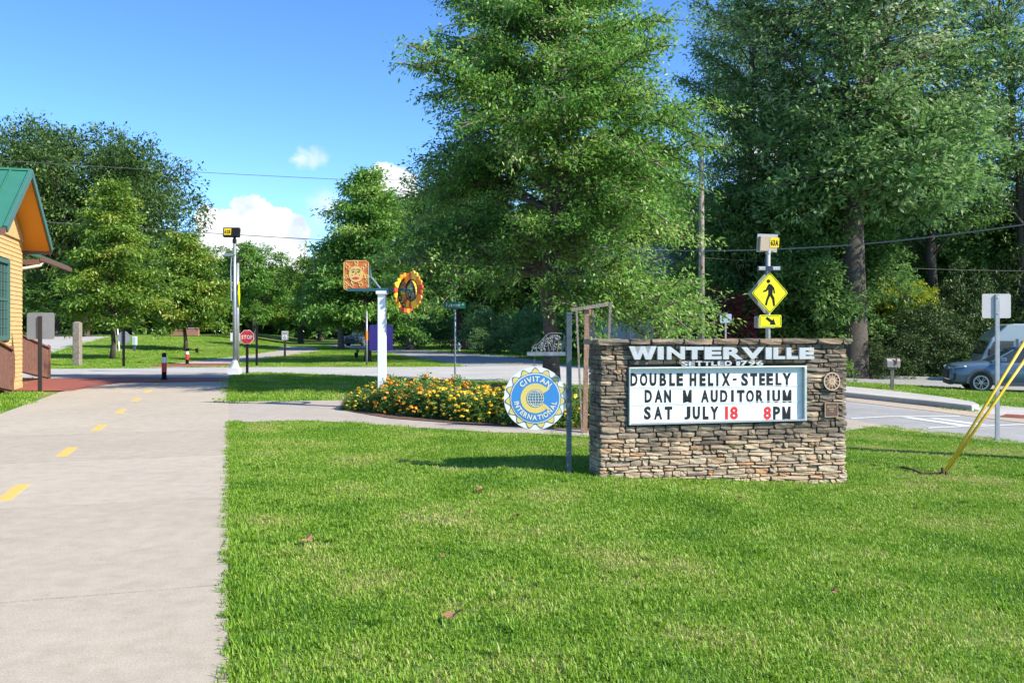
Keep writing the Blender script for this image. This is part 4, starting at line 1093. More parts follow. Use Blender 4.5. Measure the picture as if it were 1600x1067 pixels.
mb = MB(); mb.prism(rrect(x0, x1, z0, z1, .004), -.028, -.010); pl = mb.build('plaque', M_BRONZE, wall)
mb = MB(); t = .006
mb.box(x0, x1, -.033, -.0285, z0, z0 + t); mb.box(x0, x1, -.033, -.0285, z1 - t, z1); mb.box(x0, x0 + t, -.033, -.0285, z0 + t, z1 - t); mb.box(x1 - t, x1, -.033, -.0285, z0 + t, z1 - t)
mb.build('plaque_border', M_BRASS, pl)
mb = MB()
for k, (s, wd) in enumerate([('WINTERVILLE', .116), ('STATE', .062), ('CLUB', .046)][:0] or [('WINTERVILLE', .116), ('SENIOR', .070), ('CLUB', .046)]):
    put_text(mb, s, (x0 + x1) / 2, z1 - .058 - .026 * k, .015, -.0305, .003, .02, width=wd)
mb.build('plaque_lettering', M_BRASS, pl)
M_MOSS = mat('moss', (.12, .12, .02), .95, .4, 40, .8, 80)
mb = MB(); mc = (WS(1143), WZ(1143, 696))
mb.lathe([(.032, 0), (.029, .003), (.018, .006), (.005, .007)], 9, Matrix.Translation((mc[0], -.006, mc[1])) @ Matrix.Rotation(R(90), 4, 'X')); mb.build('moss_patch', M_MOSS, wall)

# ------------------------------------------------------------------ round emblem sign on its steel post
cp = GP(889, 740); d = cp.y
sg = thing('hanging_sign', 'round blue and yellow civic club emblem hanging from a dark steel post', 'sign', cp)
ppm = FPX / d
def lx(px): return (px - 889) / ppm - 0.0
def lz(py): return EYE + (HOR - py) / ppm - cp.z
mb = MB(); mb.box(-.029, .029, -.029, .029, -.15, lz(492)); mb.build('post', M_STEEL, sg, bevel=.004)
mb = MB(); mb.box(-.032, .032, -.032, .032, lz(492), lz(488)); mb.build('post_cap', M_STEEL, sg)
mb = MB(); mb.box(lx(823), -.0295, -.022, .022, lz(556), lz(550)); mb.build('arm', M_STEELG, sg, bevel=.003)
# openwork metal scroll above the arm
mb = MB(); sr = random.Random(3)
def curl(cx, cz, r0, turns, a0, sgn):
    p = []
    for i in range(15):
        u = i / 14; a = a0 + sgn * turns * 6.283 * u; r = r0 * (1 - .78 * u); p.append((cx + r * math.cos(a), 0, cz + r * math.sin(a)))
    mb.tube(p, .0042, 5)
hz = lz(549)
for i in range(30):
    u = sr.random(); xx = lx(832) + (lx(884) - lx(832)) * u
    hmax = .07 + .135 * math.exp(-((xx - lx(868)) / .16) ** 4)
    curl(xx, hz + sr.uniform(.1, .85) * hmax, sr.uniform(.016, .04), sr.uniform(.8, 1.4), sr.uniform(0, 6), sr.choice([-1, 1]))
pp = [(lx(830), 0, hz)]
for i in range(1, 12):
    xx = lx(830) + (lx(886) - lx(830)) * i / 12; pp.append((xx, 0, hz + .07 + .135 * math.exp(-((xx - lx(868)) / .16) ** 4)))
mb.tube(pp + [(lx(886), 0, hz)], .006, 6)
for i in range(9): xx = lx(832) + (lx(884) - lx(832)) * i / 8; mb.tube([(xx, 0, hz), (xx + sr.uniform(-.03, .03), 0, hz + .06 + .12 * math.exp(-((xx - lx(868)) / .16) ** 4))], .004, 5)
mb.build('scrollwork', mat('scroll_steel', (.24, .25, .25), .5, .3, 20, metal=.4), sg)
mb = MB(); put_text(mb, '1781', lx(856) , lz(555), .026, -.0235, .003, .01); mb.build('arm_number', M_GALV, sg)
# emblem
ex, ez, er = lx(836.5), lz(622), 49.0 / ppm
em = MB(); em.prism([(ex + x, ez + z) for x, z in disc(er, 72)], -.012, .012); em = em.build('emblem_disc', M_WHITE, sg)
def scallop(r, amp, n=16, k=160): return [(ex + (r + amp * math.cos(n * 2 * math.pi * i / k)) * math.cos(2 * math.pi * i / k + math.pi / 2), ez + (r + amp * math.cos(n * 2 * math.pi * i / k)) * math.sin(2 * math.pi * i / k + math.pi / 2)) for i in range(k)]
def layer(poly, y, m, nm):
    mb = MB(); mb.prism(poly, y, -.0125 if y < 0 else .0125); return mb.build(nm, m, em)
layer(scallop(er * .905, er * .078, 15), -.0140, M_OUTL, 'scallop_outline')
layer(scallop(er * .872, er * .076, 15), -.0155, M_YEL, 'scallop_ray')
layer([(ex + x, ez + z) for x, z in disc(er * .815, 72)], -.0170, M_OUTL, 'ring_outline')
layer([(ex + x, ez + z) for x, z in disc(er * .795, 72)], -.0185, M_CREAM, 'ring')
layer([(ex + x, ez + z) for x, z in disc(er * .765, 72)], -.0200, M_BLUE, 'field')
mb = MB(); mb.ring(er * .285, er * .475, -.0225, -.0202, 40, R(33), R(327), cx=ex, cz=ez)
for sgn in (1, -1):      # serifs of the C
    a = R(33) * sgn; c, s = math.cos(a), math.sin(a)
    q = [(ex + c * er * r - s * o * sgn, ez + s * er * r + c * o * sgn) for r, o in ((.285, -.001), (.475, -.001), (.56, .012), (.545, .040), (.45, .030), (.285, .022))]
    if sgn < 0: q = q[::-1]
    mb.prism(q, -.0232, -.0203)
mb.build('letter_C', M_YEL, em)
layer([(ex + x, ez + z) for x, z in disc(er * .29, 40)], -.0235, M_OUTL, 'globe')
mb = MB(); gr = er * .265
mb.ring(gr * .95, gr * 1.02, -.0250, -.0236, 40, cx=ex, cz=ez)
for k in (-.66, -.33, 0, .33, .66):
    hw = gr * math.sqrt(1 - k * k) * .97; mb.box(ex - hw, ex + hw, -.0246, -.0236, ez + gr * k - .0022, ez + gr * k + .0022)
    if abs(k) < .01: mb.box(ex - .0022, ex + .0022, -.0248, -.0236, ez - gr, ez + gr)
    else:
        pts = [(ex + gr * k * 1.05 * math.cos(a), -.0242, ez + gr * .97 * math.sin(a)) for a in np.linspace(-1.5, 1.5, 13)]
        mb.tube([p for p in pts], .0021, 4)
mb.build('globe_grid', M_CREAM, em)
def arc_text(mb, s, rad, h, mid, span, sgn):
    n = len(s)
    wd = [glyph(c, .03)[3] - glyph(c, .03)[2] + .12 for c in s]; tot = sum(wd); acc = 0
    k = h / (glyph('H', .03)[5] - glyph('H', .03)[4])
    for c, w_ in zip(s, wd):
        u = (acc + w_ / 2) / tot; acc += w_
        a = R(mid) - sgn * R(span) * (u - .5)
        v, f, x0, x1, y0, y1 = glyph(c, .03)
        kx = R(span) * rad / tot
        vs = []
        for p in v:
            lx_ = (p[0] - (x0 + x1) / 2) * kx; ly_ = (p[1] - (y0 + y1) / 2) * k
            up = Vector((math.cos(a), math.sin(a))) * sgn; rt = Vector((math.sin(a), -math.cos(a))) * sgn
            q = Vector((math.cos(a), math.sin(a))) * rad + rt * lx_ + up * ly_
            vs.append((ex + q.x, -.0220 - p[2] * .1, ez + q.y))
        mb.add(vs, f)
mb = MB(); arc_text(mb, 'CIVITAN', er * .615, er * .17, 90, 103, 1); arc_text(mb, 'INTERNATIONAL', er * .615, er * .16, 270, 163, -1)
mb.build('emblem_lettering', M_CREAM, em)
mb = MB(); hx = ex - .01
for k in range(5):
    zc = lz(556) - .014 - k * .017; mb.ring(.006, .0095, -.002, .002, 10, cx=hx, cz=zc) if k % 2 == 0 else mb.tube([(hx, -.009, zc), (hx, .009, zc)], .003, 5)
mb.tube([(hx, 0, lz(556) + .002), (hx, 0, ez + er - .004)], .0028, 5)
mb.tube([(hx - .02, 0, ez + er - .006), (hx, 0, lz(564)), (hx + .02, 0, ez + er - .006)], .003, 5)
mb.build('chain', M_ROPE, sg)
mb = MB(); mb.box(lx(881.5), -.0295, -.005, .005, lz(621), lz(617)); mb.build('side_bracket', M_STEEL, sg)

# ------------------------------------------------------------------ white art post with the sun panel and two flower rings
d = 18.3; ap = AT(597, d); ppm = FPX / d
art = thing('art_post', 'tall white post carrying a red sun-face panel and two orange petal rings', 'sculpture', ap)
ax_ = lambda px: (px - 597) / ppm
az_ = lambda py: EYE + (HOR - py) / ppm
mb = MB(); mb.box(-.08, .08, -.08, .08, -.1, az_(460)); mb.build('post', M_WHITE, art, bevel=.006)
mb = MB(); mb.box(-.115, .115, -.115, .115, az_(460), az_(455)); mb.build('post_cap', M_WHITE, art, bevel=.008)
mb = MB(); mb.box(ax_(543), ax_(634), -.03, .03, az_(455), az_(450.5)); mb.box(ax_(576), ax_(579), -.025, .025, az_(450.4), az_(416))
mb.tube([(ax_(577), 0, az_(418)), (ax_(579.5), 0, az_(433)), (ax_(594), 0, az_(451))], .028, 6); mb.build('bracket', M_TEAL, art)
M_SUNR = mat('sun_panel_red', (.46, .06, .02), .5, col2=(.60, .22, .04), scale=14)
M_SUNY = mat('sun_panel_gold', (.66, .42, .12), .5, .15, 30)
M_SUNF = mat('sun_panel_face', (.70, .45, .14), .5, .1, 30)
px0, px1, pz0, pz1 = ax_(537), ax_(576.5), az_(453.5), az_(407)
pc = ((px0 + px1) / 2, (pz0 + pz1) / 2)
mb = MB(); mb.prism(rrect(px0, px1, pz0, pz1, .06), -.02, .02); pan = mb.build('sun_panel', M_SUNR, art)
mb = MB()
for (x0, x1, z0, z1) in ((px0 + .05, px1 - .05, pz0, pz0 + .018), (px0 + .05, px1 - .05, pz1 - .018, pz1), (px0, px0 + .018, pz0 + .05, pz1 - .05), (px1 - .018, px1, pz0 + .05, pz1 - .05)): mb.box(x0, x1, -.028, -.021, z0, z1)
sr = random.Random(9)
for k in range(14):
    a = k * 2 * math.pi / 14; r0 = .165
    p = []
    for i in range(10):
        u = i / 9; r = r0 + .10 * u; b = a + .38 * math.sin(u * 3.0) * (1 if k % 2 else -1)
        p.append((pc[0] + r * math.cos(b), -.024, pc[1] + .02 + r * 1.1 * math.sin(b)))
    mb.tube(p, [.012 * (1 - .6 * i / 9) for i in range(10)], 5)
for k in range(10):
    cx_, cz_ = pc[0] + sr.choice([-1, 1]) * sr.uniform(.16, .24), pc[1] + sr.uniform(-.27, .27)
    p = [(cx_ + .035 * (1 - i / 12) * math.cos(i * .6), -.024, cz_ + .035 * (1 - i / 12) * math.sin(i * .6)) for i in range(11)]
    mb.tube(p, .007, 4)
mb.build('gold_rays', M_SUNY, pan)
fc = (pc[0], pc[1] + .025)
mb = MB(); mb.prism([(fc[0] + x, fc[1] + z * 1.12) for x, z in disc(.148, 32)], -.036, -.021); face = mb.build('sun_face', M_SUNF, pan)
mb = MB()
for s in (-1, 1):
    mb.prism([(fc[0] + s * .055 + x * 1.25, fc[1] + .045 + z * .9) for x, z in disc(.020, 14)], -.040, -.0365)
    p = [(fc[0] + s * (.012 + .085 * u), -.038, fc[1] + .055 + .045 * math.sin(math.pi * (.25 + .65 * u))) for u in np.linspace(0, 1, 8)]
    mb.tube(p, .006, 4)
    mb.prism([(fc[0] + s * .075 + x, fc[1] - .025 + z) for x, z in disc(.010, 10)], -.039, -.0365)
mb.tube([(fc[0] + .004, -.038, fc[1] + .06), (fc[0] + .004, -.04, fc[1] - .005), (fc[0] - .015, -.039, fc[1] - .012)], .005, 4)
mb.build('face_lines', mat('face_olive', (.11, .08, .02), .6), pan)
mb = MB(); mb.prism([(fc[0] + .07 * math.cos(a) , fc[1] - .078 + (.026 if math.sin(a) < 0 else .016 + .006 * math.cos(4 * a)) * math.sin(a)) for a in np.linspace(0, 6.283, 25)[:-1]], -.043, -.0366); mb.build('lips', M_RED, pan)
PET = [mat('petal_red', (.62, .06, .015), .5), mat('petal_orange', (.78, .25, .015), .5), mat('petal_yellow', (.82, .50, .03), .5)]
def petal_ring(cx, cz, cy, rx, rin, yaw, n, seed):
    M = Matrix.Translation((cx, cy, cz)) @ Matrix.Rotation(yaw, 4, 'Z')
    hub = MB(); hub.ring(rin * .94, rin * 1.03, -.02, .02, 40, M=M); hub = hub.build('flower_ring', M_BLACK, art)
    sr = random.Random(seed)
    for k in range(n):
        a0 = k * 2 * math.pi / n; a1 = (k + .97) * 2 * math.pi / n; am = (a0 + a1) / 2; o = rx * sr.uniform(.97, 1.05)
        P = [(rin * 1.02 * math.cos(a0), rin * 1.02 * math.sin(a0)), (o * .9 * math.cos(a0), o * .9 * math.sin(a0)), (o * math.cos(am - .05), o * math.sin(am - .05)), (o * math.cos(am + .05), o * math.sin(am + .05)), (o * .9 * math.cos(a1), o * .9 * math.sin(a1)), (rin * 1.02 * math.cos(a1), rin * 1.02 * math.sin(a1))]
        mb = MB(); mb.prism(P, -.016, .016, M); mb.build('petal', PET[sr.choice([0, 1, 1, 2, 0, 2])], hub)
    mb = MB()
    for k in range(14):
        a = k * 2 * math.pi / 14 + sr.uniform(-.1, .1); r1 = rin * .95; r0 = rin * sr.uniform(.1, .4)
        mb.tube([M @ Vector((r0 * math.cos(a + .5), 0, r0 * math.sin(a + .5))), M @ Vector((r1 * math.cos(a), 0, r1 * math.sin(a)))], .006, 4)
    mb.build('ring_web', M_STEEL, hub)
petal_ring(ax_(633.5), az_(458), .14, .41, .30, R(60), 20, 5)
petal_ring(ax_(645), az_(454), -.14, .38, .22, R(-50), 20, 6)
mb = MB(); mb.bar((ax_(633), 0, az_(452.7)), (ax_(644), -.1, az_(454)), .035); mb.bar((ax_(633), 0, az_(452.7)), (ax_(637), .1, az_(455)), .035); mb.build('ring_arm', M_TEAL, art)

# ------------------------------------------------------------------ weathered timber frame left of the wall
tf = thing('timber_frame', 'weathered timber plant frame leaning behind the left end of the stone sign', 'frame', AT(918, 14.2)); d = 14.2; ppm = FPX / d
fx = lambda px: (px - 918) / ppm
fz = lambda py: EYE + (HOR - py) / ppm - tf.location.z
def plank(a, b, w_, h_, m, nm, ya=0, yb=0):
    mb = MB(); mb.bar((fx(a[0]), ya, fz(a[1])), (fx(b[0]), yb, fz(b[1])), w_, h_); mb.build(nm, m, tf)
plank((893, 484.5), (952, 475), .035, .055, M_WOODG, 'top_rail', -.05, -.05)
plank((917, 481), (914, 682), .085, .07, M_WOODT, 'post', .02, .02)
plank((922, 483), (911, 682), .05, .05, M_WOODT, 'brace', .09, .09)
plank((900, 484), (909, 682), .03, .03, M_WOODG, 'slat', -.1, -.1)
plank((927, 484), (936, 682), .03, .03, M_WOODG, 'slat', .1, .1)
plank((953.5, 473), (944, 682), .05, .04, M_WOODG, 'end_post', -.05, .05)

# ------------------------------------------------------------------ lantana bed: each plant a thing
L_FLW = leafmat('leaf_marigold', (.055, .13, .022), (.20, .34, .07), .5, .32)
F_Y = leafmat('bloom_yellow', (.70, .42, .01), (.85, .62, .03), .6, .2, (.85, .70, .12))
F_O = leafmat('bloom_orange', (.68, .23, .015), (.82, .40, .03), .6, .2, (.82, .56, .06))
def bloom_mesh(name, pts, r0, m, seed):
    """tight heads of many small petals"""
    g = np.random.default_rng(seed); n = len(pts); k = 16
    c = np.repeat(np.array(pts), k, 0); u = g.normal(0, 1, (n * k, 3)); u[:, 2] = np.abs(u[:, 2]) * 1.1; u = unit(u)
    rr = np.repeat(g.uniform(.65, 1.25, n) * r0, k)
    sd = unit(np.cross(u, g.normal(0, 1, (n * k, 3))))
    tint = np.repeat(g.uniform(0.1, .9, n), k) + g.normal(0, .12, n * k)
    # petals lie across the head: base a little inside, spread sideways
    d2 = unit(np.cross(sd, u)); base = c + u * (rr * .75)[:, None] - d2 * (rr * .6)[:, None]
    return leaf_mesh(name, base, unit(d2 + u * .25), sd, rr * 1.3, rr * 1.2, tint, m, .25)
def plant(seed, bm_, nbl, label, group, loc, br=.022, r=.36, h=.56):
    t = thing('flowering_plant', label, 'flower plant', loc, 0, group)
    cr = Crown(); g = np.random.default_rng(seed)
    n = 420; u = g.normal(0, 1, (n, 3)); u = unit(u); u[:, 2] = np.abs(u[:, 2])
    q = g.uniform(.35, 1.02, n) ** .6
    C = u * q[:, None] * np.array([r, r, h]) + np.array([0, 0, .02]); C *= (1 + .14 * np.sin(u[:, :1] * 7 + seed) * np.cos(u[:, 1:2] * 6))
    cr.spray(C, 7, .035, u + np.array([0, 0, .3]), .062, .25, .42, .22)
    o = bpy.data.objects.new('foliage', cr.mesh('foliage', L_FLW, .5)); COL.objects.link(o); o.parent = t
    u = unit(g.normal(0, 1, (nbl, 3))); u[:, 2] = np.abs(u[:, 2]) * 1.0 + .05; u = unit(u)
    pts = u * np.array([r, r, h]) * g.uniform(1.0, 1.13, (nbl, 1))
    o = bpy.data.objects.new('blossoms', bloom_mesh('blossoms', pts, br, bm_, seed)); COL.objects.link(o); o.parent = t
    return t
pO = [plant(70 + i, F_O, 32, 'orange-flowering plant', 'x', (0, 0, 0), .034) for i in range(2)]
pY = [plant(80 + i, F_Y, n_, 'yellow-flowering plant', 'x', (0, 0, 0), b_) for i, (n_, b_) in enumerate([(36, .034), (34, .042), (18, .040)])]
LBL = {'o': ('plant with small orange blooms in the left half of the flower bed', 'orange-blooming plants of the flower bed'),
       'y': ('plant dotted with small yellow blooms at the left tip of the flower bed', 'yellow-blooming plants at the left tip of the bed'),
       'Y': ('plant with large yellow blooms in the middle of the flower bed', 'yellow-blooming plants in the middle of the bed'),
       'g': ('leafy plant with few yellow blooms beside the round emblem sign', 'leafy plants by the emblem sign')}
spots = []
for row, (yo, n_) in enumerate([(.72, 17), (1.05, 16), (1.55, 15), (2.1, 13)]):
    for i in range(n_):
        u = i / (n_ - 1)
        a = Vector(G(552 + 380 * u, 646 + 28 * min(u * 1.25, 1) ** .9)); spots.append((a.x + rnd.uniform(-.1, .1) + yo * .10, a.y + yo + rnd.uniform(-.1, .1), row, u))
first = {}
for (x_, y_, row, u) in spots:
    px_ = 800 + x_ / y_ * FPX
    kind = 'g' if px_ > 850 else ('y' if px_ < 575 else ('o' if (px_ < 672 and rnd.random() < .65) or (row >= 2 and px_ < 770 and rnd.random() < .4) else 'Y'))
    src = rnd.choice({'o': pO, 'y': pY[:1], 'Y': pY[:2], 'g': pY[2:]}[kind])
    if src.name in first: c = copy_tree(src)
    else: c = src; first[src.name] = 1
    c.location = (x_, y_, float(T(x_, y_)) + .01); c.rotation_euler = (0, 0, rnd.uniform(0, 6.28)); s_ = rnd.uniform(.85, 1.15) * (1.0 + (.08 if row > 1 else 0)); c.scale = (s_, s_, s_ * rnd.uniform(.64, .95))
    c['label'], c['group'] = LBL[kind]

# ------------------------------------------------------------------ roadside signs, poles and posts
def uchannel(mb, z0, z1, w_=.045, t=.006):
    mb.box(-w_ * .35, w_ * .35, 0, t, z0, z1); mb.box(-w_ * .62, -w_ * .35, t * .2, .028, z0, z1); mb.box(w_ * .35, w_ * .62, t * .2, .028, z0, z1)
def setup(px, d=None, py=None):
    p = GP(px, py) if d is None else AT(px, d)
    ppm = FPX / p.y
    return p, (lambda x: (x - px) / ppm), (lambda y: EYE + (HOR - y) / ppm - p.z)
# back of the white sign at the right
p, fx, fz = setup(1559, py=690)
t = thing('road_sign', 'back of a pale blank sign on a perforated steel post at the lawn edge', 'sign', p)
mb = MB(); uchannel(mb, -.2, fz(460), .055)
for k in range(60):
    z_ = .15 + k * .03
    mb.box(-.005, .005, -.0015, -.0002, z_, z_ + .009)
mb.build('post', M_GALV, t)
mb = MB(); mb.prism(rrect(fx(1536), fx(1581), fz(497), fz(459), .03), .030, .034); sp = mb.build('sign_panel', mat('sign_back_pale', (.50, .47, .46), .5, .08, 6, metal=.2), t)
mb = MB()
for z_ in (fz(465), fz(490)): mb.lathe([(.012, 0), (.012, .006), (.005, .009)], 8, Matrix.Translation((0, 0, z_)) @ Matrix.Rotation(R(90), 4, 'X'))
mb.build('bolt', M_GALV, t)
# back of the grey sign by the house
p, fx, fz = setup(62, py=612)
t = thing('road_sign', 'back of a large grey square sign on a dark post in front of the deck', 'sign', p)
mb = MB(); uchannel(mb, -.2, fz(494), .085); mb.build('post', M_DKBROWN, t)
mb = MB(); mb.prism(rrect(fx(41), fx(84), fz(530), fz(488.5), .05), .032, .037); mb.build('sign_panel', M_SIGNBACK, t)
# weathered square post
p, fx, fz = setup(121, py=572)
t = thing('wooden_post', 'thick weathered grey square post on the grass bank', 'post', p)
mb = MB(); w_ = fx(126.3); mb.box(-w_, w_, -w_, w_, -.2, fz(504)); mb.build('shaft', M_WOODG, t, bevel=.02)
mb = MB(); mb.lathe([(w_ * 1.1, fz(504)), (w_ * .5, fz(502.5))], 4, Matrix.Rotation(R(45), 4, 'Z')); mb.build('top', M_WOODG, t)
# stop sign seen from behind
p, fx, fz = setup(193, py=574)
t = thing('stop_sign', 'grey back of an octagonal stop sign on a dark post on the bank', 'sign', p)
mb = MB(); uchannel(mb, -.2, fz(516), .09); mb.build('post', M_BLACK, t)
mb = MB(); mb.prism([(x, fz(527.5) + z) for x, z in disc(fx(203.5), 8, R(22.5))], .032, .037); mb.build('sign_panel', M_SIGNBACK, t)
# stop sign facing us
p, fx, fz = setup(386, py=585)
t = thing('stop_sign', 'red octagonal STOP sign on a slim dark post by the cross road', 'sign', p)
mb = MB(); uchannel(mb, -.2, fz(517), .075); mb.build('post', M_BLACK, t)
cz = fz(526.5); rr = fx(397.6)
mb = MB(); mb.prism([(x, cz + z) for x, z in disc(rr, 8, R(22.5))], -.010, -.004); face = mb.build('sign_panel', M_WHITE, t)
mb = MB(); mb.prism([(x, cz + z) for x, z in disc(rr * .94, 8, R(22.5))], -.013, -.0102); mb.build('red_face', M_RED, face)
mb = MB(); put_text(mb, 'STOP', 0, cz - rr * .26, rr * .52, -.015, .002, .03, width=rr * 1.45, gap=.12)
mb.build('lettering', M_WHITE, face)
mb = MB()
for z_ in (cz + rr * .62, cz - rr * .62): mb.prism([(x, z_ + z) for x, z in disc(.012, 8)], -.018, -.0132)
mb.build('bolt', M_GALV, face)
# slim dark post beside it
p, fx, fz = setup(401, py=572)
t = thing('sign_post', 'bare slim dark post just right of the red STOP sign', 'post', p)
mb = MB(); uchannel(mb, -.2, fz(510), .08); mb.build('post', M_BLACK, t)
mb = MB(); mb.box(-.035, .035, -.002, .03, fz(510), fz(509.4)); mb.build('post_top', M_BLACK, t)
# white regulation sign
p, fx, fz = setup(445, py=558)
t = thing('parking_sign', 'small white rectangular sign with dark print beside the bend of the trail', 'sign', p)
mb = MB(); uchannel(mb, -.2, fz(530), .10); mb.build('post', M_DKBROWN, t)
x0, x1, z0, z1 = fx(440), fx(450.5), fz(531.5), fz(517)
mb = MB(); mb.prism(rrect(x0, x1, z0, z1, .03), -.012, -.004); sp = mb.build('sign_panel', M_WHITE, t)
mb = MB(); q = .02
mb.box(x0 + q, x1 - q, -.0145, -.0123, z0 + q, z0 + 2 * q); mb.box(x0 + q, x1 - q, -.0145, -.0123, z1 - 2 * q, z1 - q); mb.box(x0 + q, x0 + 2 * q, -.0145, -.0123, z0 + 2 * q, z1 - 2 * q); mb.box(x1 - 2 * q, x1 - q, -.0145, -.0123, z0 + 2 * q, z1 - 2 * q)
mb.box(x0 + .07, x1 - .07, -.0145, -.0123, z1 - .14, z1 - .10); mb.box(x0 + .07, x1 - .07, -.0145, -.0123, z1 - .22, z1 - .18)
mb.ring(.05, .085, -.0145, -.0123, 20, R(120), R(400), cx=(x0 + x1) / 2 - .01, cz=z0 + .15); mb.box((x0 + x1) / 2 - .03, (x0 + x1) / 2 - .005, -.0148, -.0124, z0 + .17, z0 + .27)
mb.build('sign_print', M_BLACK, sp)
# flashing crossing beacons: the left pair
p, fx, fz = setup(366.5, py=585)
t = thing('beacon_pole', 'tall grey beacon pole with dark solar box tagged 62B on a white base', 'beacon', p)
mb = MB(); mb.lathe([(.07, fz(572)), (.06, fz(480)), (.05, fz(374))], 14); mb.build('pole', M_ALU, t, smooth=True)
mb = MB(); mb.lathe([(.19, fz(575)), (.16, fz(573)), (.12, fz(567)), (.086, fz(563))], 14); mb.box(-.2, .2, -.2, .2, -.1, fz(575.2)); mb.build('base', M_WHITE, t)
mb = MB(); mb.lathe([(.075, fz(380)), (.075, fz(374))], 12); mb.box(-.04, .04, -.04, .04, fz(374), fz(370.5)); mb.build('mount', M_BLACK, t)
Mx = Matrix.Translation((fx(362), 0, fz(363.5))) @ Matrix.Rotation(R(-12), 4, 'X')
hw, hh = 12.5 / FPX * p.y, 7.0 / FPX * p.y
mb = MB(); mb.box(-hw, hw, -.09, .09, -hh, hh, Mx); bx = mb.build('solar_box', M_BLACK, t)
mb = MB(); mb.box(-hw * .86, hw * .02, -.094, -.0905, -hh * .72, hh * .78, Mx); tg = mb.build('tag', M_YTAG, bx)
mb = MB(); put_text(mb, '62B', -hw * .42, -hh * .40, hh * .85, -.096, .003, .035, width=hw * .72); mb.v = [tuple(Mx @ Vector(v)) for v in mb.v]; mb.build('tag_lettering', M_BLACK, bx)
mb = MB(); mb.box(fx(352), fx(361), -.03, .03, fz(400.5), fz(396)); mb.box(fx(361), fx(370), -.09, -.07, fz(399.2), fz(397.6)); mb.build('light_bar', M_GALV, t)
mb = MB(); mb.tube([(-.09, -.03, fz(396)), (-.13, -.03, fz(420)), (-.11, -.03, fz(470))], .022, 6); mb.build('conduit', M_GALV, t)
p, fx, fz = setup(371, d=41)
t = thing('beacon_pole', 'second beacon pole behind the 62B pole, its crossing sign seen edge-on', 'beacon', p)
mb = MB(); mb.lathe([(.09, -.1), (.08, fz(411))], 12); mb.build('pole', M_ALU, t, smooth=True)
Mx = Matrix.Translation((fx(371), 0, fz(407))) @ Matrix.Rotation(R(-68), 4, 'Z') @ Matrix.Rotation(R(-38), 4, 'X')
mb = MB(); mb.box(-.36, .36, -.06, .06, -.22, .22, Mx); bx = mb.build('solar_box', M_BLACK, t)
mb = MB(); mb.box(-.2, .1, -.066, -.061, -.14, .14, Mx); mb.build('tag', M_YTAG, bx)
Mx = Matrix.Translation((fx(373.5), 0, fz(461))) @ Matrix.Rotation(R(103), 4, 'Z')
mb = MB(); mb.prism([(.62, 0), (0, .62), (-.62, 0), (0, -.62)], -.01, .01, Mx); mb.build('sign_panel', M_FYEL, t)
p, fx, fz = setup(369, d=60)
t = thing('road_sign', 'small white sign low behind the beacon poles', 'sign', p)
mb = MB(); mb.prism(rrect(fx(360), fx(375), fz(533), fz(520), .03), -.01, 0); sp = mb.build('sign_panel', M_WHITE, t)
mb = MB(); mb.box(fx(364), fx(366), .002, .06, -.2, fz(522)); mb.build('post', M_GALV, t)
# the right-hand beacon with pedestrian diamond
p, fx, fz = setup(1200, d=27.5)
t = thing('crossing_sign', 'yellow diamond pedestrian crossing sign with solar panel tagged 63A', 'sign', p)
mb = MB(); mb.lathe([(.075, -.1), (.072, fz(390))], 14); mb.build('pole', M_ALU, t, smooth=True)
mb = MB(); mb.lathe([(.085, fz(397)), (.085, fz(390))], 14); mb.box(-.05, .05, -.05, .05, fz(390), fz(383)); mb.build('mount', M_GALV, t)
Mx = Matrix.Translation((fx(1199.5), 0, fz(380))) @ Matrix.Rotation(R(14), 4, 'Z') @ Matrix.Rotation(R(7), 4, 'X')
hw, hh = 17.5 / FPX * p.y, 14 / FPX * p.y
mb = MB(); mb.box(-hw, hw, .02, .05, -hh, hh, Mx); sp = mb.build('solar_panel', M_ALU, t)
mb = MB(); mb.box(-hw * .86, hw * .75, -.10, .019, -hh * .85, hh * .72, Mx); bx = mb.build('battery_box', mat('box_tan', (.42, .34, .24), .5, .1, 6), t)
mb = MB(); mb.box(hw * .06, hw * .95, -.108, -.1015, -hh * .45, hh * .62, Mx); mb.build('tag', M_YTAG, bx)
mb = MB(); put_text(mb, '63A', hw * .505, -hh * .25, hh * .66, -.111, .004, .035, width=hw * .74); mb.v = [tuple(Mx @ Vector(v)) for v in mb.v]; mb.build('tag_lettering', M_BLACK, bx)
mb = MB(); mb.box(fx(1182), fx(1217.5), -.15, -.09, fz(423.5), fz(416)); lb = mb.build('light_bar', mat('dark_blue_bar', (.022, .035, .06), .4), t)
for a, b in ((1183.5, 1193.5), (1205.5, 1216.5)):
    mb = MB(); mb.box(fx(a), fx(b), -.156, -.1505, fz(422), fz(417.5)); lm = mb.build('lamp', M_WHITE, lb)
    mb = MB()
    for k in range(4): u = fx(a) + (fx(b) - fx(a)) * (k + .5) / 4; mb.box(u - .018, u + .018, -.159, -.1565, fz(421.2), fz(418.3))
    mb.build('lens', M_GALV, lm)
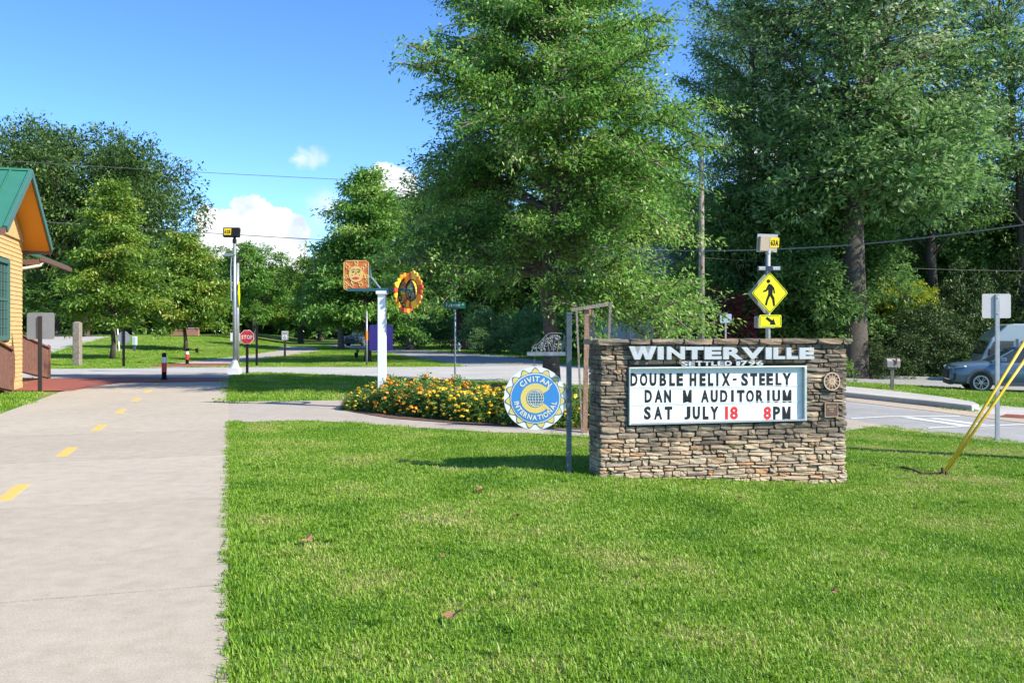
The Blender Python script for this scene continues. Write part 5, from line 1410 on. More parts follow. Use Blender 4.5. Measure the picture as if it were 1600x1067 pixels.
# diamond: our face, and the back of its twin facing the other way
cx, cz = fx(1201.5), fz(458); hw, hh = 28.3 / FPX * p.y, 32.5 / FPX * p.y
dia = lambda k, r=.06: [(cx + hw * k, cz), (cx, cz + hh * k), (cx - hw * k, cz), (cx, cz - hh * k)]
def rdia(k, rd=.05):
    P = dia(k); o = []
    for i in range(4):
        a, b, c = Vector(P[i - 1]), Vector(P[i]), Vector(P[(i + 1) % 4])
        u = b + (a - b).normalized() * rd; v = b + (c - b).normalized() * rd
        for s in (0, .5, 1): o.append(tuple(u * (1 - s) ** 2 + b * 2 * s * (1 - s) + v * s ** 2))
    return o
mb = MB(); mb.prism(rdia(1), -.100, -.092); dp = mb.build('diamond_panel', M_FYEL, t)
mb = MB()
P, Q = rdia(.955), rdia(.915)
for i in range(12):
    j = (i + 1) % 12; mb.add([(P[i][0], -.1025, P[i][1]), (P[j][0], -.1025, P[j][1]), (Q[j][0], -.1025, Q[j][1]), (Q[i][0], -.1025, Q[i][1])], [(0, 1, 2, 3)])
mb.build('diamond_border', M_BLACK, dp)
mb = MB(); s_ = 1 / FPX * p.y
def fig(pts): mb.prism([(cx + (x - 1201.5) * s_, cz + (458 - y) * s_) for x, y in pts], -.1035, -.1005)
mb.prism([(cx + (1199.2 - 1201.5) * s_ + x, cz + (458 - 439.7) * s_ + z) for x, z in disc(2.9 * s_, 18)], -.1035, -.1005)
fig([(1200, 443.5), (1203.8, 444.5), (1208, 449.5), (1209.8, 458.2), (1207.6, 458.6), (1206, 451.2), (1205.6, 460), (1208.6, 466), (1209.5, 477.8), (1206.6, 478.4), (1205, 468), (1201.8, 462.5), (1198.6, 470), (1196.8, 477.6), (1193.8, 476.4), (1196, 467.5), (1199, 459.6), (1199, 453), (1196.5, 455.2), (1191.2, 457), (1190.8, 454.8), (1195.2, 452.6), (1198, 446.5)][::-1])
mb.build('walking_figure', M_BLACK, dp)
mb = MB(); Mb = Matrix.Translation((-.07, .19, -.01)); mb.prism(rdia(.98), .0, .008, Mb); mb.build('rear_panel', M_SIGNBACK, t)
x0, x1, z0, z1 = fx(1185), fx(1219.5), fz(511.5), fz(492)
mb = MB(); mb.prism(rrect(x0, x1, z0, z1, .05), -.100, -.092); ap_ = mb.build('arrow_plaque', M_FYEL, t)
mb = MB(); q = .02; yb = (-.1025, -.1002)
mb.box(x0 + .05, x1 - .05, *yb, z0 + q, z0 + q * 1.7); mb.box(x0 + .05, x1 - .05, *yb, z1 - q * 1.7, z1 - q); mb.box(x0 + q, x0 + q * 1.7, *yb, z0 + .05, z1 - .05); mb.box(x1 - q * 1.7, x1 - q, *yb, z0 + .05, z1 - .05)
mb.build('plaque_border', M_BLACK, ap_)
mb = MB(); g0 = lambda a, b: (fx(a), fz(b))
mb.prism([g0(*q_) for q_ in [(1194.6, 497.8), (1197.2, 494.9), (1205.2, 500.6), (1207.2, 497.6), (1210.6, 507.6), (1200.6, 507.2), (1202.6, 504.4)]][::-1], -.1035, -.1005); mb.build('arrow', M_BLACK, ap_)
mb = MB(); mb.prism(rrect(x0 - .08, x1 - .09, z0 - .02, z1 - .03, .05), .19, .198); mb.build('rear_plaque', M_SIGNBACK, t)
# small grey sign back
p, fx, fz = setup(1134, d=33)
t = thing('road_sign', 'back of a small blue-grey sign right of the wooden utility pole', 'sign', p)
mb = MB(); mb.prism(rrect(fx(1125), fx(1143), fz(504.5), fz(490.5), .03), -.008, 0); mb.build('sign_panel', mat('sign_back_blue', (.36, .44, .50), .5, .06, 5), t)
mb = MB(); mb.box(-.03, .03, .002, .03, -.2, fz(491)); mb.build('post', M_GALV, t)
# street name signs
p, fx, fz = setup(711, py=592)
t = thing('street_sign', 'green street name sign with white letters on a thin post beyond the flowers', 'sign', p)
mb = MB(); mb.lathe([(.030, -.2), (.030, fz(461))], 10); mb.build('post', M_GALV, t, smooth=True)
x0, x1, z0, z1 = fx(694.5), fx(727.5), fz(482), fz(471.5)
mb = MB(); mb.prism(rrect(x0, x1, z0, z1, .02), -.056, -.034); bl = mb.build('name_blade', M_GREEN, t)
mb = MB(); put_text(mb, 'Parkview', (x0 + x1) / 2 - .06, z0 + .06, .125, -.058, .003, .012, width=.46, gap=.06); put_text(mb, 'Dr', x1 - .075, z0 + .10, .065, -.058, .003, .012, width=.07); mb.build('lettering', M_WHITE, bl)
mb = MB(); mb.box(-.012, .012, -.33, .33, fz(469.5), fz(461)); mb.build('cross_blade', M_GREEN, t)
p, fx, fz = setup(785, d=70)
t = thing('street_sign', 'second green street name sign between the bushes across the road', 'sign', p)
mb = MB(); mb.lathe([(.05, -.2), (.05, fz(498))], 8); mb.build('post', M_GALV, t)
mb = MB(); mb.prism(rrect(fx(780), fx(793.5), fz(505), fz(499.5), .03), -.09, -.06); bl = mb.build('name_blade', M_GREEN, t)
mb = MB(); mb.box(fx(782), fx(792), -.095, -.0905, fz(504.4), fz(504)); mb.box(fx(782), fx(792), -.095, -.0905, fz(500.4), fz(500)); mb.build('blade_border', M_WHITE, bl)
# purple panel and striped pole
p, fx, fz = setup(595, d=27.2)
t = thing('sign_panel_post', 'purple rounded panel on a post behind the white art post', 'sign', p)
mb = MB(); mb.prism(rrect(fx(577), fx(613.5), fz(548), fz(507.5), .06), -.01, .02); mb.build('panel', M_PURPLE, t)
mb = MB(); mb.box(-.04, .04, .022, .10, -.2, fz(510)); mb.build('post', M_WOODG, t)
p, fx, fz = setup(573, py=571)
t = thing('marker_pole', 'thin grey pole with an orange band left of the purple panel', 'pole', p)
mb = MB(); mb.lathe([(.045, -.1), (.04, fz(486))], 10); mb.build('shaft', M_GALV, t, smooth=True)
mb = MB(); mb.lathe([(.056, fz(532)), (.056, fz(517))], 10); mb.build('orange_band', M_ORANGE, t)
# bollards
def bollard(label, px, py, ytop):
    p, fx, fz = setup(px, py=py); h = fz(ytop)
    t = thing('bollard', label, 'bollard', p, 0, 'bollards on the trail')
    mb = MB(); mb.lathe([(.075, -.05), (.07, h * .93), (.06, h * .985), (.03, h)], 14); mb.build('post', M_BLACK, t, smooth=True)
    mb = MB(); mb.lathe([(.078, h * .64), (.078, h * .84)], 14); mb.build('white_band', M_WHITE, t)
    mb = MB(); mb.lathe([(.078, h * .31), (.078, h * .635)], 14); mb.build('red_band', M_RED, t)
    mb = MB(); mb.lathe([(.11, -.05), (.11, .05), (.085, .07)], 14); mb.build('foot', M_BLACK, t)
bollard('black bollard with white and red bands standing at the near red paving band', 256.5, 594.5, 551)
bollard('smaller black bollard with bands beyond the cross road, in front of a tree', 292.5, 569.5, 544.5)
# leaning post with white guard, little devices and garden lights on the bank
p, fx, fz = setup(178, d=56)
t = thing('leaning_post', 'leaning grey timber post with a white guy guard behind the young tree', 'post', p)
mb = MB(); mb.tube([(.1, 0, -.2), (-.15, 0, fz(470))], .10, 8); mb.build('timber', M_WOODG, t)
mb = MB(); mb.tube([(.34, 0, 0), (.12, 0, fz(482))], .045, 6); mb.build('guy_guard', M_WHITE, t)
p, fx, fz = setup(210, d=56)
t = thing('utility_box', 'small pale box on a stub post right of the octagonal sign back', 'utility box', p)
mb = MB(); mb.box(-.14, .16, -.12, .12, .38, .95); mb.build('cabinet', mat('pale_box', (.45, .52, .55), .5), t, bevel=.05)
mb = MB(); mb.box(-.06, .08, -.05, .05, -.1, .38); mb.build('stub', M_STEEL, t)
mb = MB(); mb.lathe([(.07, -.13), (.02, -.16)], 10, Matrix.Rotation(R(90), 4, 'X') @ Matrix.Translation((0, .62, 0))); mb.build('meter', M_BLACK, t)
for lab, px, py in (('dark ground spotlight on the lawn left of the striped pole', 557, 561), ('farther dark ground spotlight left of the striped pole', 559, 553), ('dark ground spotlight under the small round tree', 308, 553)):
    p = GP(px, py); t = thing('ground_light', lab, 'garden light', p)
    mb = MB(); mb.lathe([(.09, .12), (.11, .34), (.10, .36)], 10, Matrix.Rotation(R(14), 4, 'X')); mb.build('lamp_head', M_BLACK, t)
    mb = MB(); mb.lathe([(.03, -.05), (.03, .16)], 6); mb.build('stake', M_BLACK, t)
M_BRICK = None
def brickmat():
    m = bpy.data.materials.new('brickwork'); m.use_nodes = True; t = m.node_tree; b = t.nodes['Principled BSDF']
    tcn = t.nodes.new('ShaderNodeTexCoord'); mp = t.nodes.new('ShaderNodeMapping'); mp.inputs['Rotation'].default_value = (R(90), 0, 0); t.links.new(tcn.outputs['Object'], mp.inputs[0])
    br = t.nodes.new('ShaderNodeTexBrick'); br.inputs['Scale'].default_value = 1; br.inputs['Brick Width'].default_value = .21; br.inputs['Row Height'].default_value = .075; br.inputs['Mortar Size'].default_value = .008
    br.inputs['Color1'].default_value = (.40, .13, .08, 1); br.inputs['Color2'].default_value = (.30, .095, .06, 1); br.inputs['Mortar'].default_value = (.42, .36, .31, 1)
    t.links.new(mp.outputs[0], br.inputs[0]); t.links.new(br.outputs[0], b.inputs['Base Color']); b.inputs['Roughness'].default_value = .9; return m
M_BRICK = brickmat()
p, fx, fz = setup(289, d=100)
t = thing('brick_wall', 'low red brick wall on top of the grass bank', 'wall', p)
mb = MB(); mb.box(fx(267), fx(310), 0, .35, -.3, fz(513.5)); mb.build('brickwork', M_BRICK, t)
mb = MB(); mb.box(fx(266.5), fx(310.5), -.04, .39, fz(513.5), fz(512)); mb.build('coping', M_CURB, t)
# across the road: board fence, hydrant, mailbox
p, fx, fz = setup(740, d=73)
t = thing('board_fence', 'short red-brown board fence between the woods and the round bush', 'fence', p)
for k in range(13):
    x0 = fx(723) + k * (fx(760) - fx(723)) / 13
    mb = MB(); mb.box(x0, x0 + .135, rnd.uniform(-.008, .008), .03, -.1, fz(530) + rnd.uniform(-.02, .02)); mb.build('board', M_WOODR, t)
for px in (723, 741.5, 760):
    mb = MB(); mb.box(fx(px) - .05, fx(px) + .05, .035, .13, -.1, fz(528.5)); mb.build('post', M_WOODR, t)
p, fx, fz = setup(717, d=67)
t = thing('fire_hydrant', 'pale fire hydrant at the far road edge beside the street sign post', 'hydrant', p)
mb = MB(); mb.lathe([(.17, -.1), (.17, .05), (.12, .07), (.12, .45), (.15, .46), (.15, .5), (.12, .56), (.05, .66), (.03, .70)], 12); mb.build('barrel', mat('hydrant_silver', (.55, .56, .56), .45, metal=.3), t, smooth=True)
for s in (-1, 1):
    mb = MB(); mb.lathe([(.055, .09), (.055, .20), (.035, .22)], 8, Matrix.Translation((0, 0, .36)) @ Matrix.Rotation(R(90 * s), 4, 'Y')); mb.build('nozzle', M_GALV, t)
p, fx, fz = setup(706, d=64)
t = thing('mailbox', 'brown mailbox across the road, half hidden by the street sign post', 'mailbox', p)
mb = MB(); mb.box(-.05, .05, -.05, .05, -.1, fz(535)); mb.build('post', M_WOODR, t)
mb = MB(); mb.box(-.2, .2, -.12, .12, fz(534.8), fz(530)); mb.build('box', M_WOODR, t, bevel=.05)
# near mailbox by the side street
p, fx, fz = setup(1394, py=610)
t = thing('mailbox', 'grey roofed mailbox on a single wooden post on the grass strip', 'mailbox', p, R(-14))
mb = MB(); mb.box(-.055, .055, -.055, .055, -.15, fz(573.5)); mb.build('post', M_WOODG, t)
z0, z1 = fz(573.3), fz(559.5); L_ = .46; hw = .13
prof = [(-hw, z0), (hw, z0)] + [(hw * math.cos(a), z1 - hw * .9 + hw * .9 * math.sin(a)) for a in np.linspace(0, math.pi, 9)]
mb = MB(); Mr = Matrix.Rotation(R(-72), 4, 'Z'); mb.prism(prof, -L_ / 2, L_ / 2, Mr); bx = mb.build('box', mat('mailbox_tin', (.27, .24, .22), .5, .25, 9, metal=.3), t)
mb = MB(); mb.prism([(x * .98, z) for x, z in prof], -L_ / 2 - .012, -L_ / 2 - .001, Mr); dr = mb.build('door', mat('mailbox_door', (.20, .15, .13), .6), t)
mb = MB(); mb.box(.15, .165, .04, .10, z0 + .1, z1 + .04, Mr); mb.build('flag', M_RUST, t)

# ------------------------------------------------------------------ utility poles, wires, guy guards
up = AT(1095.5, 39)
t = thing('utility_pole', 'weathered wooden utility pole rising beside the crossing sign', 'utility pole', up)
mb = MB(); mb.tube([(0, 0, -.3), (.02, 0, 5), (.0, 0, ZH(218, 39) - up.z)], [.145, .125, .105], 10); mb.build('shaft', M_WOODG, t, smooth=True)
mb = MB(); mb.tube([(-.06, -.14, 4.6), (.06, -.14, 4.6)], .03, 6); mb.tube([(0, -.15, 4.5), (0, -.1, 4.7)], .03, 6); mb.build('clamp', M_RUST, t)
op = Vector((9.45, 12.0, float(T(9.45, 12))))
t = thing('utility_pole', 'wooden utility pole beyond the photo edge that the yellow guy guards brace', 'utility pole', op)
mb = MB(); mb.tube([(0, 0, -.3), (0, 0, 10.2)], [.15, .11], 10); mb.build('shaft', M_WOODG, t, smooth=True)
mb = MB(); mb.tube([(-.13, 0, 6.1), (.13, 0, 6.1)], .035, 6); mb.build('clamp', M_RUST, t)
def wire(label, pts, sag, r=.012, m=None):
    P = []
    for (a, b) in zip(pts[:-1], pts[1:]):
        for i in range(17):
            u = i / 16; q = Vector(a).lerp(Vector(b), u); q.z -= sag * 4 * u * (1 - u); P.append(q)
    o = MB().tube(P, r, 5).build('power_line', m or M_WIRE); tag(o, label, 'wire', 'overhead wires')
def W(px, py, d): return Vector(((px - 800) / FPX * d, d, ZH(py, d)))
wire('thick overhead cable crossing the right half behind the 63A panel', [W(1097, 392, 39), W(1330, 383, 33), W(1620, 348, 26)], .05, .024, M_WIREG)
wire('thin overhead cable below the thick one, in front of the dark trees', [W(1100, 403, 39), W(1640, 424, 46)], .12, .010)
wire('highest overhead wire crossing the airy oak crowns', [W(1097, 252, 39), W(1700, 60, 30)], .15, .010)
wire('second overhead wire across the airy oak crowns', [W(1097, 285, 39), W(1700, 118, 30)], .15, .010)
wire('lowest of the wires running through the airy oak crowns', [W(1097, 312, 39), W(1700, 172, 30)], .2, .012)
wire('overhead cable at left passing behind the 62B box', [W(-60, 337, 52), W(520, 376, 45), W(1095, 392, 39)], .05, .020, M_WIREG)
wire('overhead cable over the dark oak above the green roof', [W(-60, 247, 52), W(560, 282, 45), W(1095, 262, 39)], .05, .015, M_WIREG)
wire('slack line from the utility pole down into the red-leaved maple', [W(1118, 330, 38.5), W(1160, 440, 40)], .02, .008)
A = GP(1472, 743)
t = thing('guy_wire', 'twin yellow guy-wire guards rising from a rusty ground anchor', 'guy wire', A)
topp = op + Vector((-.12, 0, 6.1)) - A
def onguy(k, off): return Vector((0, 0, .06)) + off + (topp - Vector((0, 0, .06)) - off) * k
for s in (-1, 1):
    off = Vector((.035 * s + .02, .05 * s, .02))
    dirv = Vector((W(1603 if s < 0 else 1612, 531 if s < 0 else 546, 11.62))) - A
    mb = MB(); a = off + dirv * .03; b = off * .6 + dirv * 1.12; mb.tube([a, a.lerp(b, .5) , b], .019, 8); mb.build('guard', M_GUY, t, smooth=True)
    mb = MB(); mb.tube([b - (b - a) * .02, topp + Vector((0, 0, -.1 * s))], .006, 5); mb.build('strand', M_GALV, t)
mb = MB()
mb.tube([(-.02, 0, -.2), (0, 0, .05)], .018, 6); mb.tube([(-.04, -.02, .02), (.06, .03, .05)], .022, 6); mb.tube([(.0, -.03, .0), (.03, .05, .09)], .02, 6); mb.tube([(.04, -.05, .02), (.08, .05, .07)], .018, 6)
mb.build('anchor', M_RUST, t)
P0 = GP(1408, 733); P1 = GP(1440, 743)
mb = MB(); mb.tube([P0 - A + Vector((0, 0, .03)), (P0 + P1) / 2 - A + Vector((0, 0, .045)), P1 - A + Vector((0, 0, .03)), Vector((-.05, -.01, .04))], .012, 6); mb.build('loose_wire', M_RUST, t)

# ------------------------------------------------------------------ yellow clapboard house with green metal roof
HC = Vector(((34 - 800) / FPX * 24.8, 24.8, 0)); HA = math.atan2(.3018, .9534)
house = thing('yellow_house', 'yellow clapboard house with green metal roof and orange gable soffit', 'house', HC, HA)
M_CLAP = mat('clapboard_yellow', (.66, .43, .18), .65, .22, 7, .25, 45)
M_GROOF = mat('green_metal_roof', (.045, .20, .135), .4, .1, 2, metal=.15)
M_SOFF = mat('soffit_orange', (.68, .26, .012), .65, .05, 3)
M_GTRIM = mat('green_trim', (.055, .145, .12), .5)
M_BTRIM = mat('brown_trim', (.16, .07, .05), .5)
M_GLASS = mat('window_glass', (.05, .065, .07), .06)
WY0, WY1, ZB = -4.6, 0.0, .12
wy0, wy1, wz0, wz1 = -3.02, -1.58, 1.35, 3.42
z = ZB
while z < 4.05:
    for a, b in ([(WY0, WY1)] if z + .115 < wz0 - .0 or z > wz1 else [(WY0, wy0 - .001), (wy1 + .001, WY1)]):
        mb = MB(); e = 0
        v = [(-.06, a, z), (.022, a, z), (.004, a, z + .125), (-.06, a, z + .125), (-.06, b, z), (.022, b, z), (.004, b, z + .125), (-.06, b, z + .125)]
        mb.add(v, [(0, 1, 2, 3), (7, 6, 5, 4), (1, 5, 6, 2), (0, 4, 5, 1), (2, 6, 7, 3), (3, 7, 4, 0)]); mb.build('clapboard', M_CLAP, house)
    z += .115
mb = MB(); mb.prism([(-2.3, 5.35), (-4.6, 4.05), (0, 4.05)][::-1], -.06, .004, Matrix.Rotation(R(90), 4, 'Z')); mb.box(-6, -.07, WY0, WY1 - .03, 0, 4.0); mb.box(-.06, .03, WY0, WY1 - .02, -.1, ZB); mb.build('wall_core', M_CLAP, house)
wn = bpy.data.objects.new('window', None); COL.objects.link(wn); wn.parent = house
mb = MB(); f = .11
for (a, b, c, d_) in ((wy0, wy1, wz0, wz0 + f), (wy0, wy1, wz1 - f, wz1), (wy0, wy0 + f, wz0 + f, wz1 - f), (wy1 - f, wy1, wz0 + f, wz1 - f)): mb.box(-.07, .045, a, b, c, d_)
mb.build('frame', M_GTRIM, wn)
mb = MB(); zm = (wz0 + wz1) / 2
mb.box(-.02, .012, wy0 + f, wy1 - f, zm - .03, zm + .03)
for k in range(1, 4): y_ = wy0 + f + (wy1 - wy0 - 2 * f) * k / 4; mb.box(-.014, .004, y_ - .008, y_ + .008, wz0 + f, zm - .031); mb.box(-.014, .004, y_ - .008, y_ + .008, zm + .031, wz1 - f)
for k in range(1, 4):
    for z0, z1 in ((wz0 + f, zm - .03), (zm + .03, wz1 - f)): z_ = z0 + (z1 - z0) * k / 4; mb.box(-.0135, .002, wy0 + f, wy1 - f, z_ - .007, z_ + .007)
mb.build('muntin', M_GTRIM, wn)
mb = MB(); mb.box(-.03, -.015, wy0 + f, wy1 - f, wz0 + f, wz1 - f); mb.build('pane', M_GLASS, wn)
RX0, RX1, RYC, RW, RZ0, RZ1 = -7.0, .66, -2.3, 2.72, 3.86, 5.58
def slope(s):
    yo = RYC + s * RW; n = Vector((0, s * (RZ1 - RZ0), RW)).normalized() * .07
    a, b = Vector((RX0, RYC, RZ1)), Vector((RX0, yo, RZ0)); c, d_ = Vector((RX1, yo, RZ0)), Vector((RX1, RYC, RZ1))
    mb = MB(); v = [a, b, c, d_, a + n, b + n, c + n, d_ + n]
    mb.add(v, [(0, 1, 2, 3), (7, 6, 5, 4), (0, 4, 5, 1), (1, 5, 6, 2), (2, 6, 7, 3), (3, 7, 4, 0)]); o = mb.build('roof_slope', M_GROOF, house)
    for k in range(18):
        x = RX1 - .02 - k * .42; mb = MB(); mb.bar(Vector((x, RYC + s * .03, RZ1)) + n * 1.25, Vector((x, yo, RZ0)) + n * 1.25, .03, .05); mb.build('roof_seam', M_GROOF, o)
    mb = MB(); v = [q - n * .05 for q in (a, b, c - Vector((.03, 0, 0)), d_ - Vector((.03, 0, 0)))]; v += [q - n * .4 for q in v]
    mb.add(v, [(0, 1, 2, 3), (7, 6, 5, 4), (0, 4, 5, 1), (1, 5, 6, 2), (2, 6, 7, 3), (3, 7, 4, 0)]); mb.build('soffit', M_SOFF, house)
    mb = MB(); mb.bar(Vector((RX1 + .02, RYC, RZ1 + .02)), Vector((RX1 + .02, yo, RZ0 + .02)), .045, .17, up=(0, s * (RZ1 - RZ0), RW)); mb.build('rake_board', M_GTRIM, house)
    mb = MB(); mb.box(RX0, RX1, min(yo, yo + s * .03), max(yo, yo + s * .03), RZ0 - .12, RZ0 + .05); mb.build('fascia', M_BTRIM, house)
slope(-1); slope(1)
mb = MB(); mb.bar((RX0, RYC, RZ1 + .09), (RX1 + .03, RYC, RZ1 + .09), .16, .05); mb.build('ridge_cap', M_GROOF, house)
# lower eave beyond, gutter and downpipe
mb = MB(); mb.add([(-2.6, 1.1, 4.75), (.26, 1.1, 3.70), (.26, 6, 3.70), (-2.6, 6, 4.75), (-2.6, 1.1, 4.83), (.28, 1.1, 3.78), (.28, 6, 3.78), (-2.6, 6, 4.83)], [(0, 1, 2, 3), (7, 6, 5, 4), (0, 4, 5, 1), (1, 5, 6, 2), (2, 6, 7, 3), (3, 7, 4, 0)]); lr = mb.build('lower_roof', M_GROOF, house)
mb = MB(); mb.box(.262, .36, 1.08, 6, 3.60, 3.72); mb.box(-2.6, .25, 1.10, 1.14, 3.5, 3.64); mb.build('gutter', M_BTRIM, house)
mb = MB(); mb.tube([(.30, 1.2, 3.60), (.26, 1.15, 3.48), (-.1, 1.0, 3.38), (-.45, .9, 3.34), (-.5, .9, 3.1), (-.5, .9, .2)], .045, 8); mb.build('downpipe', mat('downpipe_beige', (.55, .45, .33), .5), house, smooth=True)
mb = MB(); mb.box(-6, -1.4, -.02, 6, 0, 4.3); mb.build('rear_wing', M_CLAP, house)
def railing(label, a, b, za, zb, nb, low=.10):
    a, b = Vector(a), Vector(b); t = thing('wooden_railing', label, 'railing', (a.x, a.y, 0)); d_ = b - a; L = d_.length; u = d_ / L; ang = math.atan2(u.y, u.x); t.rotation_euler = (0, 0, ang)
    for k in range(nb):
        x = L * (k + .5) / nb; z_ = za + (zb - za) * (k + .5) / nb
        mb = MB(); mb.box(x - L / nb * .46, x + L / nb * .46, rnd.uniform(-.004, .004), .025, low + (z_ - za) * .8 if z_ - za + low > .02 else .02, z_ - .05); mb.build('picket', M_WOODR, t)
    for x, z_ in ((0, za), (L, zb)):
        mb = MB(); mb.box(x - .055, x + .055, -.05, .06, -.1, z_ + .06); mb.lathe([(.075, z_ + .06), (.02, z_ + .11)], 4, Matrix.Translation((x, .005, 0)) @ Matrix.Rotation(R(45), 4, 'Z')); mb.build('post', M_WOODR, t)
    mb = MB(); mb.bar((-.02, .01, za), (L + .02, .01, zb), .14, .04); mb.build('handrail', M_WOODR, t)
    mb = MB(); mb.bar((0, -.02, low + .08 + max(zb - za, -.3) * 0), (L, -.02, max(.1, low + .08 + (zb - za) * .75)), .035, .12); mb.build('bottom_rail', M_WOODR, t)
railing('brown picket railing sloping down in front of the yellow house wall', ((-34 - 800) / FPX * 19.7, 19.7), ((18 - 800) / FPX * 22.9, 22.9), 1.60, 1.10, 19, .42)
railing('brown boarded railing beyond the corner of the yellow house', ((29 - 800) / FPX * 26.4, 26.4), ((76 - 800) / FPX * 29.4, 29.4), 1.50, 1.02, 20, .38)

# ------------------------------------------------------------------ the white house and the grey-roofed house across the street
M_WSIDE = mat('white_siding', (.70, .69, .66), .6, .06, 3); M_SHING = mat('grey_shingles', (.24, .225, .215), .9, .25, 9); M_PINK = mat('pinkish_siding', (.52, .40, .35), .7, .1, 3); M_SHUT = mat('dark_green_shutter', (.03, .11, .06), .5)
def house_far(name, label, px0, px1, d, zE, zR, wallm, roofm, wins, extras=None):
    p = AT((px0 + px1) / 2, d); t = thing(name, label, 'house', p); hw = (px1 - px0) / 2 / FPX * d; zE -= p.z; zR -= p.z
    mb = MB(); mb.box(-hw, hw, 0, 7, -.3, zE); wl = mb.build('wall', wallm, t)
    nb = int((zE - .3) / .16); mb = MB()
    for k in range(nb): mb.box(-hw - .01, hw + .01, -.022, -.002, .3 + k * .16, .3 + k * .16 + .135)
    tag(mb.build('siding_board', wallm, wl), kind='stuff')
    mb = MB(); v = [(-hw - .4, -.5, zE - .1), (hw + .4, -.5, zE - .1), (hw + .4, 3.5, zR), (-hw - .4, 3.5, zR), (-hw - .4, 7.5, zE - .1), (hw + .4, 7.5, zE - .1)]
    mb.add(v, [(0, 1, 2, 3), (3, 2, 5, 4), (0, 3, 4), (1, 5, 2), (0, 4, 5, 1)]); rf = mb.build('roof', roofm, t)
    mb = MB(); mb.box(-hw - .4, hw + .4, -.56, -.505, zE - .28, zE - .08); mb.build('fascia', M_WHITE, t)
    for (px, py0, py1, w_) in wins:
        x = (px - (px0 + px1) / 2) / FPX * d; z0, z1 = ZH(py1, d) - p.z, ZH(py0, d) - p.z; w_ = w_ / 2 / FPX * d
        mb = MB(); mb.box(x - w_ - .09, x + w_ + .09, -.07, -.024, z0 - .09, z1 + .09); wn = mb.build('window', M_WHITE, t)
        mb = MB(); mb.box(x - w_, x + w_, -.085, -.0705, z0, (z0 + z1) / 2 - .03); mb.box(x - w_, x + w_, -.085, -.0705, (z0 + z1) / 2 + .03, z1); mb.build('pane', M_GLASS, wn)
    return t, p, hw
t, p, hw = house_far('white_house', 'white house with brick pier and porch glimpsed under the sign oak', 930, 1075, 54, 4.5, 7.0, M_WSIDE, M_SHING, [(965, 478, 505, 14), (1058, 478, 505, 14)])
ux = lambda px: (px - 1002.5) / FPX * 54; uz = lambda py: ZH(py, 54) - p.z
mb = MB(); mb.box(ux(1016), ux(1029), -1.6, -1.1, -.3, uz(511)); mb.build('brick_pier', M_BRICK, t)
for a, b in ((1004.5, 1008), (1010, 1015), (980, 983), (1040, 1043)):
    mb = MB(); mb.box(ux(a), ux(b), -1.5, -1.3, -.3, uz(482)); mb.build('porch_column', M_WHITE, t)
mb = MB(); mb.box(ux(975), ux(1062), -1.7, -.03, uz(482), uz(476)); mb.build('porch_beam', M_WHITE, t)
mb = MB(); mb.add([(ux(973), -1.9, uz(476) + .01), (ux(1064), -1.9, uz(476) + .01), (ux(1064), -.03, uz(463)), (ux(973), -.03, uz(463))], [(0, 1, 2, 3)]); mb.build('porch_roof', M_SHING, t)
mb = MB(); mb.box(ux(1030), ux(1040), -.12, -.03, uz(533), uz(508)); mb.build('shutter', M_SHUT, t)
t, p, hw = house_far('grey_roofed_house', 'house with grey shingle roof and pinkish siding behind the yellow-green maple', 1345, 1455, 60, 3.3, 5.3, M_PINK, M_SHING, [(1372, 520, 540, 10), (1428, 520, 540, 10)])
ux = lambda px: (px - 1400) / FPX * 60
mb = MB(); mb.box(ux(1418), ux(1430), 2.2, 2.9, 3.9, 5.75); mb.build('chimney', M_BRICK, t)
mb = MB(); mb.box(ux(1424), ux(1436), .9, 1.5, 4.62, 4.78); mb.build('skylight', M_WHITE, t)

# ------------------------------------------------------------------ parked vehicles
def paint(name, c): 
    m = mat(name, c, .28, spec=.6); b = m.node_tree.nodes['Principled BSDF']; b.inputs['Coat Weight'].default_value = .6; b.inputs['Coat Roughness'].default_value = .08; return m
M_CARB = paint('blue_paint', (.085, .14, .225)); M_CARD = paint('dark_paint', (.03, .035, .045)); M_VAN = paint('van_paint', (.36, .43, .46))
M_RUB = mat('tyre_rubber', (.02, .02, .02), .85); M_RIM = mat('alloy', (.36, .37, .38), .35, metal=.6); M_PLAST = mat('black_plastic', (.03, .03, .032), .6); M_CLADG = mat('grey_cladding', (.10, .105, .11), .6); M_LAMP = mat('lamp_lens', (.62, .65, .68), .12)
def loft(st, ring):
    mb = MB(); v = []; rows = [ring(*s) for s in st]; n = len(rows[0])
    for s, r in zip(st, rows): v += [(s[0], y, z) for y, z in r]
    f = []
    for i in range(len(st) - 1):
        for k in range(n): f.append((i * n + k, i * n + (k + 1) % n, (i + 1) * n + (k + 1) % n, (i + 1) * n + k))
    f.append(tuple(range(n))); f.append(tuple(range((len(st) - 1) * n, len(st) * n)))
    return mb.add(v, f)
